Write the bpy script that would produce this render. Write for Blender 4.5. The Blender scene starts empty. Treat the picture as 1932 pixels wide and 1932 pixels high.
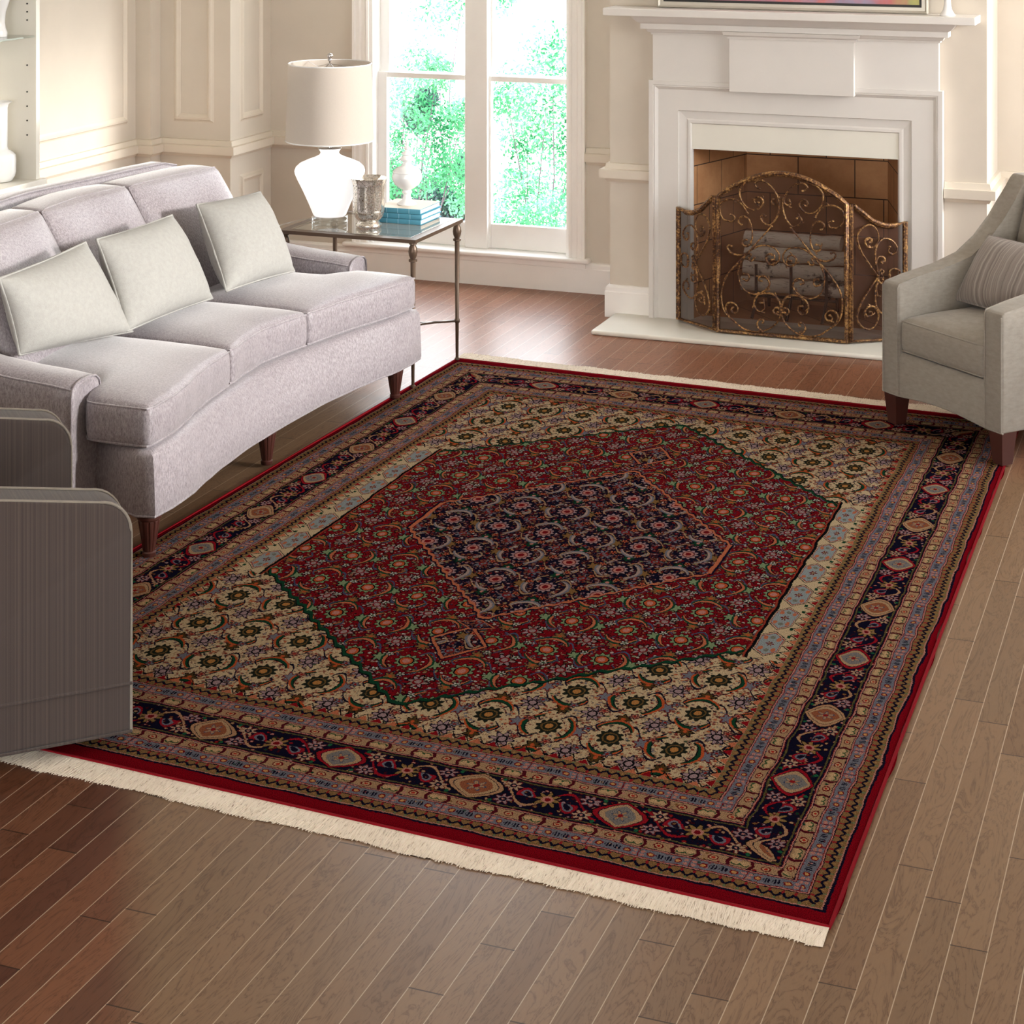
import bpy, bmesh, math, random
from mathutils import Vector, Matrix
random.seed(7)
PI=math.pi
S=bpy.context.scene
C=S.collection
# ------------------------------------------------------------------ helpers
def lin(r,g,b,k=1.0):
    f=lambda c:((c/255+0.055)/1.055)**2.4 if c/255>0.04045 else c/255/12.92
    return (f(r)*k,f(g)*k,f(b)*k,1)
class MB:
    def __init__(s): s.v=[]; s.f=[]; s.uv=None
    def add(s,vs,fs):
        o=len(s.v); s.v+= [tuple(p) for p in vs]; s.f+=[tuple(i+o for i in f) for f in fs]; return s
    def box(s,x0,x1,y0,y1,z0,z1,bev=0,seg=2):
        if x0>x1:x0,x1=x1,x0
        if y0>y1:y0,y1=y1,y0
        if z0>z1:z0,z1=z1,z0
        if not bev:
            return s.add([(x0,y0,z0),(x1,y0,z0),(x1,y1,z0),(x0,y1,z0),(x0,y0,z1),(x1,y0,z1),(x1,y1,z1),(x0,y1,z1)],
              [(0,3,2,1),(4,5,6,7),(0,1,5,4),(1,2,6,5),(2,3,7,6),(3,0,4,7)])
        bm=bmesh.new(); bmesh.ops.create_cube(bm,size=1)
        for v in bm.verts: v.co=Vector(((x0+x1)/2+v.co.x*(x1-x0),(y0+y1)/2+v.co.y*(y1-y0),(z0+z1)/2+v.co.z*(z1-z0)))
        bmesh.ops.bevel(bm,geom=bm.edges[:],offset=bev,segments=seg,profile=.5,affect='EDGES')
        return s.bm(bm)
    def bm(s,bm):
        bm.verts.ensure_lookup_table()
        s.add([v.co.copy() for v in bm.verts],[[v.index for v in f.verts] for f in bm.faces]); bm.free(); return s
    def prism(s,poly,z0,z1):
        n=len(poly)
        return s.add([(x,y,z0) for x,y in poly]+[(x,y,z1) for x,y in poly],
            [tuple(range(n))[::-1],tuple(range(n,2*n))]+[(i,(i+1)%n,n+(i+1)%n,n+i) for i in range(n)])
    def lathe(s,prof,c=(0,0,0),n=40,cap=True,sx=1,sy=1):
        vs=[];fs=[]
        for r,z in prof:
            for i in range(n):
                a=2*PI*i/n; vs.append((c[0]+r*sx*math.cos(a),c[1]+r*sy*math.sin(a),c[2]+z))
        m=len(prof)
        for j in range(m-1):
            for i in range(n): fs.append((j*n+i,j*n+(i+1)%n,(j+1)*n+(i+1)%n,(j+1)*n+i))
        if cap:
            if prof[0][0]>1e-5: fs.append(tuple(range(n))[::-1])
            if prof[-1][0]>1e-5: fs.append(tuple(range((m-1)*n,m*n)))
        return s.add(vs,fs)
    def tube(s,pts,r,n=8,closed=False,sq=False):
        pts=[Vector(p) for p in pts]; m=len(pts)
        rr=r if hasattr(r,'__len__') else [r]*m
        vs=[];fs=[];up=None
        for i,p in enumerate(pts):
            a=pts[(i-1)%m] if (closed or i>0) else p; b=pts[(i+1)%m] if (closed or i<m-1) else p
            t=(b-a).normalized()
            if up is None:
                up=Vector((0,0,1)) if abs(t.z)<.9 else Vector((1,0,0))
            u=(up-t*up.dot(t)).normalized(); w=t.cross(u); up=u
            for k in range(n):
                an=2*PI*(k+.5)/n
                vs.append(p+(u*math.cos(an)+w*math.sin(an))*rr[i]*(1.3 if sq else 1))
        for i in range(m if closed else m-1):
            j=(i+1)%m
            for k in range(n): fs.append((i*n+k,i*n+(k+1)%n,j*n+(k+1)%n,j*n+k))
        if not closed: fs.append(tuple(range(n))[::-1]); fs.append(tuple(range((m-1)*n,m*n)))
        return s.add(vs,fs)
    def sweep(s,path,prof,closed=False,side=1):
        """sweep profile [(out,z)] along plan path; out is to the right of travel * side, mitred"""
        P=[Vector((p[0],p[1])) for p in path]; m=len(P); vs=[];fs=[];k=len(prof)
        z0=[p[2] if len(p)>2 else 0 for p in path]
        for i in range(m):
            d1=(P[i]-P[i-1]).normalized() if (i>0 or closed) else None
            d2=(P[(i+1)%m]-P[i]).normalized() if (i<m-1 or closed) else None
            if d1 is None:d1=d2
            if d2 is None:d2=d1
            n1=Vector((d1.y,-d1.x));n2=Vector((d2.y,-d2.x)); n=(n1+n2); n=n/max(.2,(1+n1.dot(n2)))
            for o,z in prof: q=P[i]+n*o*side; vs.append((q.x,q.y,z+z0[i]))
        for i in range(m if closed else m-1):
            j=(i+1)%m
            for a in range(k): fs.append((i*k+a,i*k+(a+1)%k,j*k+(a+1)%k,j*k+a))
        if not closed: fs.append(tuple(range(k))); fs.append(tuple(range((m-1)*k,m*k))[::-1])
        return s.add(vs,fs)
    def map(s,fn): s.v=[tuple(fn(Vector(p))) for p in s.v]; return s
def obj(name,mb,mat,parent=None,smooth=None,local=False,sub=0):
    me=bpy.data.meshes.new(name)
    vs=mb.v
    if parent is not None and not local:
        Mi=(Matrix.Translation(parent.location)@Matrix.Rotation(parent.rotation_euler.z,4,'Z')).inverted()
        if parent.parent is not None: pass
        root=parent
        while root.parent is not None: root=root.parent
        Mi=(Matrix.Translation(root.location)@Matrix.Rotation(root.rotation_euler.z,4,'Z')).inverted()
        vs=[Mi@Vector(p) for p in vs]
    me.from_pydata([tuple(p) for p in vs],[],mb.f)
    if mb.uv:
        uvl=me.uv_layers.new(name='UVMap')
        for l in me.loops: uvl.data[l.index].uv=mb.uv[l.vertex_index]
    me.update()
    bm=bmesh.new(); bm.from_mesh(me); bmesh.ops.recalc_face_normals(bm,faces=bm.faces[:]); bm.to_mesh(me); bm.free()
    me.materials.append(mat)
    o=bpy.data.objects.new(name,me); C.objects.link(o)
    if parent is not None: o.parent=parent
    if smooth is not None:
        for p in me.polygons: p.use_smooth=True
        if smooth<179:
            try: me.set_sharp_from_angle(angle=math.radians(smooth))
            except Exception: pass
    if sub:
        md=o.modifiers.new('sub','SUBSURF'); md.levels=sub; md.render_levels=sub
    return o
def thing(name,label,cat,loc=(0,0,0),rz=0,group=None):
    o=bpy.data.objects.new(name,None); C.objects.link(o); o.location=loc; o.rotation_euler=(0,0,rz)
    o.empty_display_size=.1
    o['label']=label; o['category']=cat
    if group:o['group']=group
    return o
def tag(o,label,cat,group=None):
    o['label']=label;o['category']=cat
    if group:o['group']=group
    return o
def struct(name,mb,mat,parent=None,label=None,smooth=None):
    o=obj(name,mb,mat,parent,smooth=smooth)
    if parent is None:
        o['kind']='structure'
        if label:o['label']=label
    return o
def catmull(pts,n=6,closed=False):
    P=[Vector(p) for p in pts];m=len(P);out=[]
    for i in range(m if closed else m-1):
        g=lambda k:P[k%m] if closed else P[max(0,min(m-1,k))]
        p0,p1,p2,p3=g(i-1),g(i),g(i+1),g(i+2)
        for j in range(n):
            t=j/n
            out.append(.5*((2*p1)+(p2-p0)*t+(2*p0-5*p1+4*p2-p3)*t*t+(3*p1-p0-3*p2+p3)*t**3))
    if not closed: out.append(P[-1])
    return out
# ------------------------------------------------------------------ materials
class MT:
    def __init__(s,name):
        s.m=bpy.data.materials.new(name); s.m.use_nodes=True; s.t=s.m.node_tree; s.n=s.t.nodes; s.l=s.t.links
        s.b=s.n.get('Principled BSDF'); s.out=s.n.get('Material Output')
    def node(s,ty,**k):
        n=s.n.new(ty)
        for a,v in k.items(): setattr(n,a,v)
        return n
    def link(s,a,b): s.l.new(a,b)
    def set(s,**k):
        for a,v in k.items():
            s.b.inputs[a.replace('_',' ')].default_value=v
    def tc(s,kind='Object',scale=None,rot=None):
        t=s.node('ShaderNodeTexCoord').outputs[kind]
        if scale is None and rot is None: return t
        m=s.node('ShaderNodeMapping'); s.link(t,m.inputs[0])
        if scale: m.inputs['Scale'].default_value=scale
        if rot: m.inputs['Rotation'].default_value=rot
        return m.outputs[0]
    def noise(s,vec,scale,detail=3,rough=.5,dist=0):
        n=s.node('ShaderNodeTexNoise'); s.link(vec,n.inputs['Vector']); n.inputs['Scale'].default_value=scale
        n.inputs['Detail'].default_value=detail; n.inputs['Roughness'].default_value=rough; n.inputs['Distortion'].default_value=dist
        return n.outputs['Fac']
    def ramp(s,fac,stops,interp='LINEAR'):
        r=s.node('ShaderNodeValToRGB'); s.link(fac,r.inputs[0]); cr=r.color_ramp; cr.interpolation=interp
        while len(cr.elements)<len(stops): cr.elements.new(.5)
        for e,(p,c) in zip(cr.elements,stops): e.position=p; e.color=c if hasattr(c,'__len__') else (c,c,c,1)
        return r.outputs[0]
    def bump(s,h,strength=.3,dist=.01):
        b=s.node('ShaderNodeBump'); s.link(h,b.inputs['Height']); b.inputs['Strength'].default_value=strength; b.inputs['Distance'].default_value=dist
        s.link(b.outputs[0],s.b.inputs['Normal']); return b
    def col(s,c): s.link(c,s.b.inputs['Base Color'])
def flat(name,c,rough=.5,metal=0,spec=.5,**k):
    m=MT(name); m.set(Base_Color=c,Roughness=rough,Metallic=metal)
    m.b.inputs['Specular IOR Level'].default_value=spec
    v=m.tc(); n=m.noise(v,6,4); a=tuple(x*.96 for x in c[:3])+(1,)
    m.col(m.ramp(n,[(.3,a),(.7,c)]))
    for a,v in k.items(): m.b.inputs[a.replace('_',' ')].default_value=v
    return m.m
M={}
M['wall']=flat('wall_paint',lin(211,201,187),.75,spec=.3)
M['trim']=flat('trim_paint',lin(246,242,237),.35)
M['wtrim']=flat('wainscot_paint',lin(216,205,189),.5)
M['mantel']=flat('mantel_paint',lin(218,213,207),.4)
M['stone']=flat('hearth_stone',lin(230,226,214),.22)
M['sash']=flat('sash_paint',lin(251,249,246),.4)
M['ceil']=flat('ceiling_paint',lin(235,230,222),.8)
M['leg']=flat('dark_walnut_leg',lin(70,38,32),.3)
M['ceramic']=flat('white_ceramic',lin(236,236,236),.12)
M['chrome']=flat('chrome',lin(215,215,218),.08,metal=1)
M['white_wood']=flat('bookcase_paint',lin(232,228,218),.45)
M['page']=flat('book_pages',lin(225,215,200),.8)
M['black']=flat('black_iron',lin(25,22,20),.5)
def m_thin(name,tint=(1,1,1,1),f=5.0,rough=0.0):
    m=MT(name); m.n.remove(m.b)
    t=m.node('ShaderNodeBsdfTransparent'); t.inputs[0].default_value=tint
    g=m.node('ShaderNodeBsdfGlossy'); g.inputs['Roughness'].default_value=rough
    lw=m.node('ShaderNodeLayerWeight'); lw.inputs[0].default_value=.5
    pw=m.node('ShaderNodeMath',operation='POWER'); m.link(lw.outputs['Facing'],pw.inputs[0]); pw.inputs[1].default_value=f
    fr=m.node('ShaderNodeMath',operation='MULTIPLY_ADD'); m.link(pw.outputs[0],fr.inputs[0]); fr.inputs[1].default_value=.95; fr.inputs[2].default_value=.04
    mx=m.node('ShaderNodeMixShader'); m.link(fr.outputs[0],mx.inputs[0]); m.link(t.outputs[0],mx.inputs[1]); m.link(g.outputs[0],mx.inputs[2])
    m.link(mx.outputs[0],m.out.inputs[0]); return m.m
M['pane']=m_thin('window_glass')
M['tglass']=m_thin('table_glass',(.95,.985,.975,1),f=3.2)
M['acrylic']=m_thin('clear_acrylic',(.95,.97,.97,1),rough=.0)
def m_floor():
    m=MT('oak_floor'); v=m.tc('Object')
    sx=m.node('ShaderNodeSeparateXYZ'); m.link(v,sx.inputs[0])
    def mt(op,a,b=None,c=None,clamp=False):
        n=m.node('ShaderNodeMath',operation=op); n.use_clamp=clamp
        for i,q in enumerate((a,b,c)):
            if q is None: continue
            if hasattr(q,'is_output'): m.link(q,n.inputs[i])
            else: n.inputs[i].default_value=q
        return n.outputs[0]
    X,Y=sx.outputs[0],sx.outputs[1]; W=.0787
    xs=mt('DIVIDE',mt('ADD',X,10.0+FLX),W); row=mt('FLOOR',xs); fx=mt('FRACT',xs)
    wn=m.node('ShaderNodeTexWhiteNoise',noise_dimensions='1D'); m.link(row,wn.inputs['W'])
    L=.95
    ys=mt('ADD',mt('DIVIDE',Y,L),mt('MULTIPLY',wn.outputs[0],7.3)); cell=mt('FLOOR',ys); fy=mt('FRACT',ys)
    cb=m.node('ShaderNodeCombineXYZ'); m.link(row,cb.inputs[0]); m.link(cell,cb.inputs[1])
    wn2=m.node('ShaderNodeTexWhiteNoise',noise_dimensions='3D'); m.link(cb.outputs[0],wn2.inputs['Vector'])
    # grain
    cg=m.node('ShaderNodeCombineXYZ'); m.link(mt('ADD',X,mt('MULTIPLY',wn2.outputs[0],13.)),cg.inputs[0]); m.link(mt('MULTIPLY',Y,.16),cg.inputs[1]); m.link(wn2.outputs[0],cg.inputs[2])
    g1=m.noise(cg.outputs[0],14,5,.6,1.6)
    wv=mt('FRACT',mt('MULTIPLY',g1,9.0)); ring=mt('SUBTRACT',1.0,mt('MULTIPLY',mt('ABSOLUTE',mt('SUBTRACT',wv,.5)),2.0))
    ringd=mt('POWER',ring,5.0)
    g2=m.noise(cg.outputs[0],260,3,.6)
    # base tones: board lot towards the sofa is redder stained
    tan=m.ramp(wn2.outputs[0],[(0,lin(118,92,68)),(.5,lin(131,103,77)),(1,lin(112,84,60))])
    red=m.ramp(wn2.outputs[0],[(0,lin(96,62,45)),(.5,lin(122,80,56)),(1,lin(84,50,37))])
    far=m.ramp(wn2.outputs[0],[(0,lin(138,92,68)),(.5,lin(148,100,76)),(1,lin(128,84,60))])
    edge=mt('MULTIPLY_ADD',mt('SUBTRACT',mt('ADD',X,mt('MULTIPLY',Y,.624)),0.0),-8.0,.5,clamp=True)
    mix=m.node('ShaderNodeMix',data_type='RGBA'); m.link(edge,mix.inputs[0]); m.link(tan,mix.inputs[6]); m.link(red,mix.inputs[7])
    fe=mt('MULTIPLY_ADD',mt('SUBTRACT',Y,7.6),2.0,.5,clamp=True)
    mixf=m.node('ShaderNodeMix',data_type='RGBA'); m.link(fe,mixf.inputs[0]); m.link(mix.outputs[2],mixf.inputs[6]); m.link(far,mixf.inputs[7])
    dk=m.node('ShaderNodeMix',data_type='RGBA',blend_type='MULTIPLY'); m.link(mt('MULTIPLY',ringd,.75),dk.inputs[0]); m.link(mixf.outputs[2],dk.inputs[6]); dk.inputs[7].default_value=(.45,.38,.33,1)
    d2=m.node('ShaderNodeMix',data_type='RGBA',blend_type='MULTIPLY'); m.link(mt('MULTIPLY',g2,.5),d2.inputs[0]); m.link(dk.outputs[2],d2.inputs[6]); d2.inputs[7].default_value=(.6,.55,.5,1)
    # seams: long ones painted pale as sky reflected on bevels, end joints dark
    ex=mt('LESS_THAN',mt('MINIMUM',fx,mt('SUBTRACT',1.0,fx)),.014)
    ey=mt('LESS_THAN',mt('MINIMUM',fy,mt('SUBTRACT',1.0,fy)),.0022)
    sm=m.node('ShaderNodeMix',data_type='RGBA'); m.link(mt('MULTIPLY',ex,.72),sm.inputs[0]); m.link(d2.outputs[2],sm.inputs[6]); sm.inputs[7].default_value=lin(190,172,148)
    s2=m.node('ShaderNodeMix',data_type='RGBA'); m.link(mt('MULTIPLY',ey,.9),s2.inputs[0]); m.link(sm.outputs[2],s2.inputs[6]); s2.inputs[7].default_value=lin(45,28,18)
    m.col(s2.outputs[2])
    m.set(Roughness=.36); m.b.inputs['Specular IOR Level'].default_value=.27
    m.bump(mt('SUBTRACT',mt('MULTIPLY',g2,.1),mt('MULTIPLY',mt('MAXIMUM',ex,ey),1.0)),.25,.001)
    return m.m
FLX=0.013
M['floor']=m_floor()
def m_fabric(name,c1,c2,weave=900,mott=25,sheen=.3,rough=.85,bump=.15,stretch=(1,1,1),spec=.2):
    m=MT(name); v=m.tc('Object',scale=stretch)
    n=m.noise(v,mott,5,.65); w=m.noise(v,weave,2,.6)
    mx=m.node('ShaderNodeMath',operation='MULTIPLY_ADD'); m.link(w,mx.inputs[0]); mx.inputs[1].default_value=.45
    m.link(n,mx.inputs[2])
    m.col(m.ramp(mx.outputs[0],[(.52,c1),(.92,c2)]))
    m.set(Roughness=rough); m.b.inputs['Sheen Weight'].default_value=sheen; m.b.inputs['Sheen Roughness'].default_value=.35; m.b.inputs['Specular IOR Level'].default_value=spec
    m.bump(w,bump,.002); return m.m
M['velvet']=m_fabric('silver_lilac_velvet',lin(116,108,113),lin(172,165,170),weave=620,mott=170,sheen=.6,rough=.40,bump=.3,stretch=(1,1,.42),spec=.45)
M['linen_p']=m_fabric('cream_pillow_linen',lin(158,157,153),lin(168,167,163),weave=300,mott=60,sheen=.1,bump=.35)
M['grey']=m_fabric('grey_linen',lin(136,128,118),lin(151,143,132),weave=500,mott=30,sheen=.15,stretch=(1,1,2.5))
def m_stripe(name,c1,c2,c3,sc,axis='X'):
    m=MT(name); v=m.tc('Object'); sx=m.node('ShaderNodeSeparateXYZ'); m.link(v,sx.inputs[0])
    ax={'X':0,'Y':1,'Z':2}[axis]
    n=m.node('ShaderNodeTexNoise',noise_dimensions='1D'); m.link(sx.outputs[ax],n.inputs['W']); n.inputs['Scale'].default_value=sc; n.inputs['Detail'].default_value=4; n.inputs['Roughness'].default_value=.75
    m.col(m.ramp(n.outputs['Fac'],[(.32,c1),(.5,c2),(.66,c3)]))
    w=m.noise(v,700,2); m.bump(w,.15,.002); m.set(Roughness=.8); m.b.inputs['Sheen Weight'].default_value=.15
    return m.m
M['stripe']=m_stripe('taupe_stripe',lin(60,49,46),lin(69,58,54),lin(80,69,62),130)
M['stripe2']=m_stripe('pillow_stripe',lin(112,101,95),lin(134,123,116),lin(160,150,140),60)
def m_metal():
    m=MT('antique_bronze'); v=m.tc(); n=m.noise(v,90,5,.7); k=m.noise(v,14,3)
    a=m.node('ShaderNodeMath',operation='MULTIPLY_ADD'); m.link(k,a.inputs[0]); a.inputs[1].default_value=.4; m.link(n,a.inputs[2])
    m.col(m.ramp(a.outputs[0],[(.52,lin(50,31,23)),(.68,lin(92,58,36)),(.84,lin(190,146,90))])); m.set(Metallic=.45,Roughness=.42); m.bump(n,.6,.004); return m.m
M['bronze']=m_metal()
M['iron']=flat('aged_bronze_table',lin(96,78,64),.4,metal=.5)
def m_mesh():
    m=MT('screen_mesh'); m.n.remove(m.b)
    v=m.tc('Object'); n=m.noise(v,5,2)
    t=m.node('ShaderNodeBsdfTransparent'); d=m.node('ShaderNodeBsdfDiffuse'); d.inputs[0].default_value=lin(74,54,46)
    mx=m.node('ShaderNodeMixShader'); r=m.ramp(n,[(0,.6),(1,.68)]); m.link(r,mx.inputs[0]); m.link(t.outputs[0],mx.inputs[1]); m.link(d.outputs[0],mx.inputs[2]); m.link(mx.outputs[0],m.out.inputs[0]); return m.m
M['mesh']=m_mesh()
def m_brick():
    m=MT('firebrick'); v=m.tc('Object'); sx=m.node('ShaderNodeSeparateXYZ'); m.link(v,sx.inputs[0])
    ad=m.node('ShaderNodeMath',operation='ADD'); m.link(sx.outputs[0],ad.inputs[0]); m.link(sx.outputs[1],ad.inputs[1])
    cb=m.node('ShaderNodeCombineXYZ'); m.link(ad.outputs[0],cb.inputs[0]); m.link(sx.outputs[2],cb.inputs[1])
    b=m.node('ShaderNodeTexBrick'); m.link(cb.outputs[0],b.inputs['Vector']); b.inputs['Scale'].default_value=1
    b.inputs['Brick Width'].default_value=.3; b.inputs['Row Height'].default_value=.2; b.inputs['Mortar Size'].default_value=.003; b.inputs['Mortar Smooth'].default_value=.2
    b.inputs['Color1'].default_value=lin(192,142,98); b.inputs['Color2'].default_value=lin(176,126,84); b.inputs['Mortar'].default_value=lin(60,38,24)
    n=m.noise(v,9,5,.7); mx=m.node('ShaderNodeMix',data_type='RGBA',blend_type='MULTIPLY'); m.link(m.ramp(n,[(.35,0.),(.7,.7)]),mx.inputs[0]); m.link(b.outputs[0],mx.inputs[6]); mx.inputs[7].default_value=(.72,.62,.55,1)
    m.col(mx.outputs[2]); m.set(Roughness=.8); return m.m
M['brick']=m_brick()
def m_birch():
    m=MT('birch_bark'); v=m.tc('Object',scale=(1,1,1)); n=m.noise(v,7,5,.7); f=m.noise(m.tc('Object',scale=(.5,6,6)),38,3,.6)
    a=m.ramp(n,[(.56,lin(226,214,200)),(.62,lin(90,76,68)),(.72,lin(60,48,42))])
    b=m.node('ShaderNodeMix',data_type='RGBA',blend_type='MULTIPLY'); m.link(m.ramp(f,[(.58,0.),(.66,.7)]),b.inputs[0]); m.link(a,b.inputs[6]); b.inputs[7].default_value=lin(150,110,90)
    m.col(b.outputs[2]); m.set(Roughness=.8); return m.m
M['birch']=m_birch()
def m_mercury():
    m=MT('mercury_glass'); v=m.tc(); n=m.noise(v,150,4,.75,.2)
    m.col(m.ramp(n,[(.40,lin(96,84,70)),(.45,lin(225,218,205)),(.56,lin(246,244,240)),(.62,lin(205,178,130))]))
    m.set(Metallic=.85); m.link(m.ramp(n,[(.4,.4),(.55,.08)]),m.b.inputs['Roughness']); return m.m
M['mercury']=m_mercury()
def m_trans(name,c,k=.5):
    m=MT(name); m.n.remove(m.b); d=m.node('ShaderNodeBsdfDiffuse'); t=m.node('ShaderNodeBsdfTranslucent'); v=m.tc('Object',scale=(1,1,1)); n=m.noise(v,180,2)
    r=m.ramp(n,[(.3,tuple(x*.97 for x in c[:3])+(1,)),(.7,c)]); m.link(r,d.inputs[0]); m.link(r,t.inputs[0])
    mx=m.node('ShaderNodeMixShader'); mx.inputs[0].default_value=k; m.link(d.outputs[0],mx.inputs[1]); m.link(t.outputs[0],mx.inputs[2]); m.link(mx.outputs[0],m.out.inputs[0]); return m.m
M['shade']=m_trans('lamp_shade_linen',lin(216,207,197),.28)
def m_frost():
    m=MT('frosted_backlit_glass'); m.set(Base_Color=(.95,.95,.95,1),Roughness=.3); v=m.tc(); n=m.noise(v,4,2); m.col(m.ramp(n,[(0,(.93,.93,.93,1)),(1,(.97,.97,.97,1))]))
    m.b.inputs['Emission Color'].default_value=(1,.98,.97,1); m.b.inputs['Emission Strength'].default_value=BACKLIT_E; return m.m  # faint emission stands in for daylight glowing through the lamp body
BACKLIT_E=.5
M['frost']=m_frost()
M['book']=flat('teal_cloth',lin(84,160,186),.55)
M['book_line']=flat('teal_band',lin(160,210,225),.5)
def m_paint():
    m=MT('abstract_canvas'); v=m.tc('Object'); n=m.noise(v,2.2,5,.6,.8)
    s=m.node('ShaderNodeSeparateXYZ'); m.link(v,s.inputs[0]); a=m.node('ShaderNodeMath',operation='MULTIPLY_ADD'); m.link(s.outputs[0],a.inputs[0]); a.inputs[1].default_value=.55; m.link(n,a.inputs[2])
    m.col(m.ramp(a.outputs[0],[(.1,lin(150,110,110)),(.22,lin(170,150,160)),(.38,lin(175,120,135)),(.5,lin(200,120,120)),(.62,lin(150,140,165)),(.76,lin(190,110,110)),(.9,lin(170,170,110)),(1,lin(190,185,110))]))
    m.set(Roughness=.6); return m.m
M['canvas']=m_paint()
M['frame_m']=flat('silver_leaf_frame',lin(190,184,172),.35,metal=.3)
# ------------------------------------------------------------------ rug shader (all node maths)
RW,RL=2.62,4.15
def m_rug():
    m=MT('oriental_rug_pile'); t=m.t
    class E:
        def __init__(s,k): s.k=k
        def __add__(a,b): return op('ADD',a,b)
        def __radd__(a,b): return op('ADD',b,a)
        def __sub__(a,b): return op('SUBTRACT',a,b)
        def __rsub__(a,b): return op('SUBTRACT',b,a)
        def __mul__(a,b): return op('MULTIPLY',a,b)
        def __rmul__(a,b): return op('MULTIPLY',a,b)
        def __truediv__(a,b): return op('DIVIDE',a,b)
        def __neg__(a): return op('MULTIPLY',a,-1.0)
    def op(o,*a,clamp=False):
        n=t.nodes.new('ShaderNodeMath'); n.operation=o; n.use_clamp=clamp
        for i,q in enumerate(a):
            if isinstance(q,E): t.links.new(q.k,n.inputs[i])
            else: n.inputs[i].default_value=float(q)
        return E(n.outputs[0])
    ab=lambda a:op('ABSOLUTE',a); fr=lambda a:op('FRACT',a); fl=lambda a:op('FLOOR',a)
    mn=lambda a,b:op('MINIMUM',a,b); mx=lambda a,b:op('MAXIMUM',a,b); sn=lambda a:op('SINE',a); cs=lambda a:op('COSINE',a)
    lt=lambda a,b:op('LESS_THAN',a,b); gt=lambda a,b:op('GREATER_THAN',a,b)
    def ln(x,y): return op('SQRT',op('MULTIPLY_ADD',x,x,y*y))
    def band(x,a,b): return op('MULTIPLY',gt(x,a),lt(x,b))
    def mixc(f,a,b):
        n=t.nodes.new('ShaderNodeMix'); n.data_type='RGBA'
        if isinstance(f,E): t.links.new(f.k,n.inputs[0])
        else: n.inputs[0].default_value=f
        for q,i in ((a,6),(b,7)):
            if isinstance(q,E): t.links.new(q.k,n.inputs[i])
            else: n.inputs[i].default_value=q
        return E(n.outputs[2])
    K=.50
    c=lambda r,g,b:lin(r,g,b,K)
    RED=c(122,16,26);NAVY=c(22,20,38);CREAM=c(206,180,142);SAL=c(196,112,78);BEI=c(176,140,104);GRY=c(118,118,128)
    GRN=c(24,66,44);LGRN=c(132,150,110);GOLD=c(136,100,58);LAV=c(168,138,140);WHT=c(198,190,178);BLK=c(20,20,22);PINK=c(196,132,118);ORG=c(190,86,48);BLU=c(72,80,104);BRN=c(84,62,34)
    uvn=m.node('ShaderNodeUVMap'); 
    jn=m.node('ShaderNodeTexNoise'); jn.inputs['Scale'].default_value=170; jn.inputs['Detail'].default_value=1; m.link(uvn.outputs[0],jn.inputs['Vector'])
    jl=m.node('ShaderNodeTexNoise'); jl.inputs['Scale'].default_value=9; jl.inputs['Detail'].default_value=1; m.link(uvn.outputs[0],jl.inputs['Vector'])
    def off(src,k):
        a=m.node('ShaderNodeVectorMath',operation='SUBTRACT'); m.link(src.outputs['Color'],a.inputs[0]); a.inputs[1].default_value=(.5,.5,.5)
        b=m.node('ShaderNodeVectorMath',operation='SCALE'); m.link(a.outputs[0],b.inputs[0]); b.inputs['Scale'].default_value=k; return b.outputs[0]
    a1=m.node('ShaderNodeVectorMath',operation='ADD'); m.link(uvn.outputs[0],a1.inputs[0]); m.link(off(jn,.008),a1.inputs[1])
    a2=m.node('ShaderNodeVectorMath',operation='ADD'); m.link(a1.outputs[0],a2.inputs[0]); m.link(off(jl,.02),a2.inputs[1])
    sp=m.node('ShaderNodeSeparateXYZ'); m.link(a2.outputs[0],sp.inputs[0]); u=E(sp.outputs[0]); v=E(sp.outputs[1])
    # specks: small coloured flecks with dark outline
    vo=m.node('ShaderNodeTexVoronoi'); vo.inputs['Scale'].default_value=66; vo.inputs['Randomness'].default_value=.9; m.link(a2.outputs[0],vo.inputs['Vector'])
    vs=m.node('ShaderNodeSeparateColor'); m.link(vo.outputs['Color'],vs.inputs[0]); vd=E(vo.outputs['Distance']); vr=E(vs.outputs[0]); vg=E(vs.outputs[1])
    du=mn(u,RW-u); dv=mn(v,RL-v)
    bu=(du-.02)/.37; bv=(dv-.05)/.45
    b=mn(bu,bv); side=lt(bu,bv)
    su=(u-RW/2)/.377+.5+20.; sv=(v-RL/2)/.4155+20.
    s=op('ADD',op('MULTIPLY',side,sv),(1.-side)*su)
    bb=ab(b-.512)
    # ---------- field
    x=u-RW/2; y=v-RL/2; ax=ab(x); ay=ab(y)
    zz=ab(fr(ax/.05)-.5)*.05
    dD=ay-(1.46-ax*.94)+zz*.8; inD=lt(dD,0.)*lt(ax,.808)
    z2=ab(fr(ax/.036)-.5)*.036
    dM=mx((ay-(.80-ax*1.2)+z2*.9)*.8,ax-.54)
    pend=ab(ay-.99)/.125+ax/.085-1.
    pend2=ab(ay-.845)/.04+ax/.06-1.
    dN=mn(dM,mn(pend*.1,pend2*.1))
    inN=lt(dN,0.)
    strip=lt(ay,.74)*gt(ax,.808)
    cr=1.-inD
    def pal(red,nav,cre): return mixc(cr,mixc(inN,red,nav),cre)
    col=pal(RED,NAVY,CREAM)
    # speck filler over the field
    spk=lt(vd,.36)*gt(vr,.18); spo=band(vd,.36,.50)*gt(vr,.18)
    vramp=m.ramp(vs.outputs[1],[(0,WHT),(.2,LGRN),(.36,GOLD),(.5,c(140,30,30)),(.66,LAV),(.8,BEI),(.9,BLU)],'CONSTANT')
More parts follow.
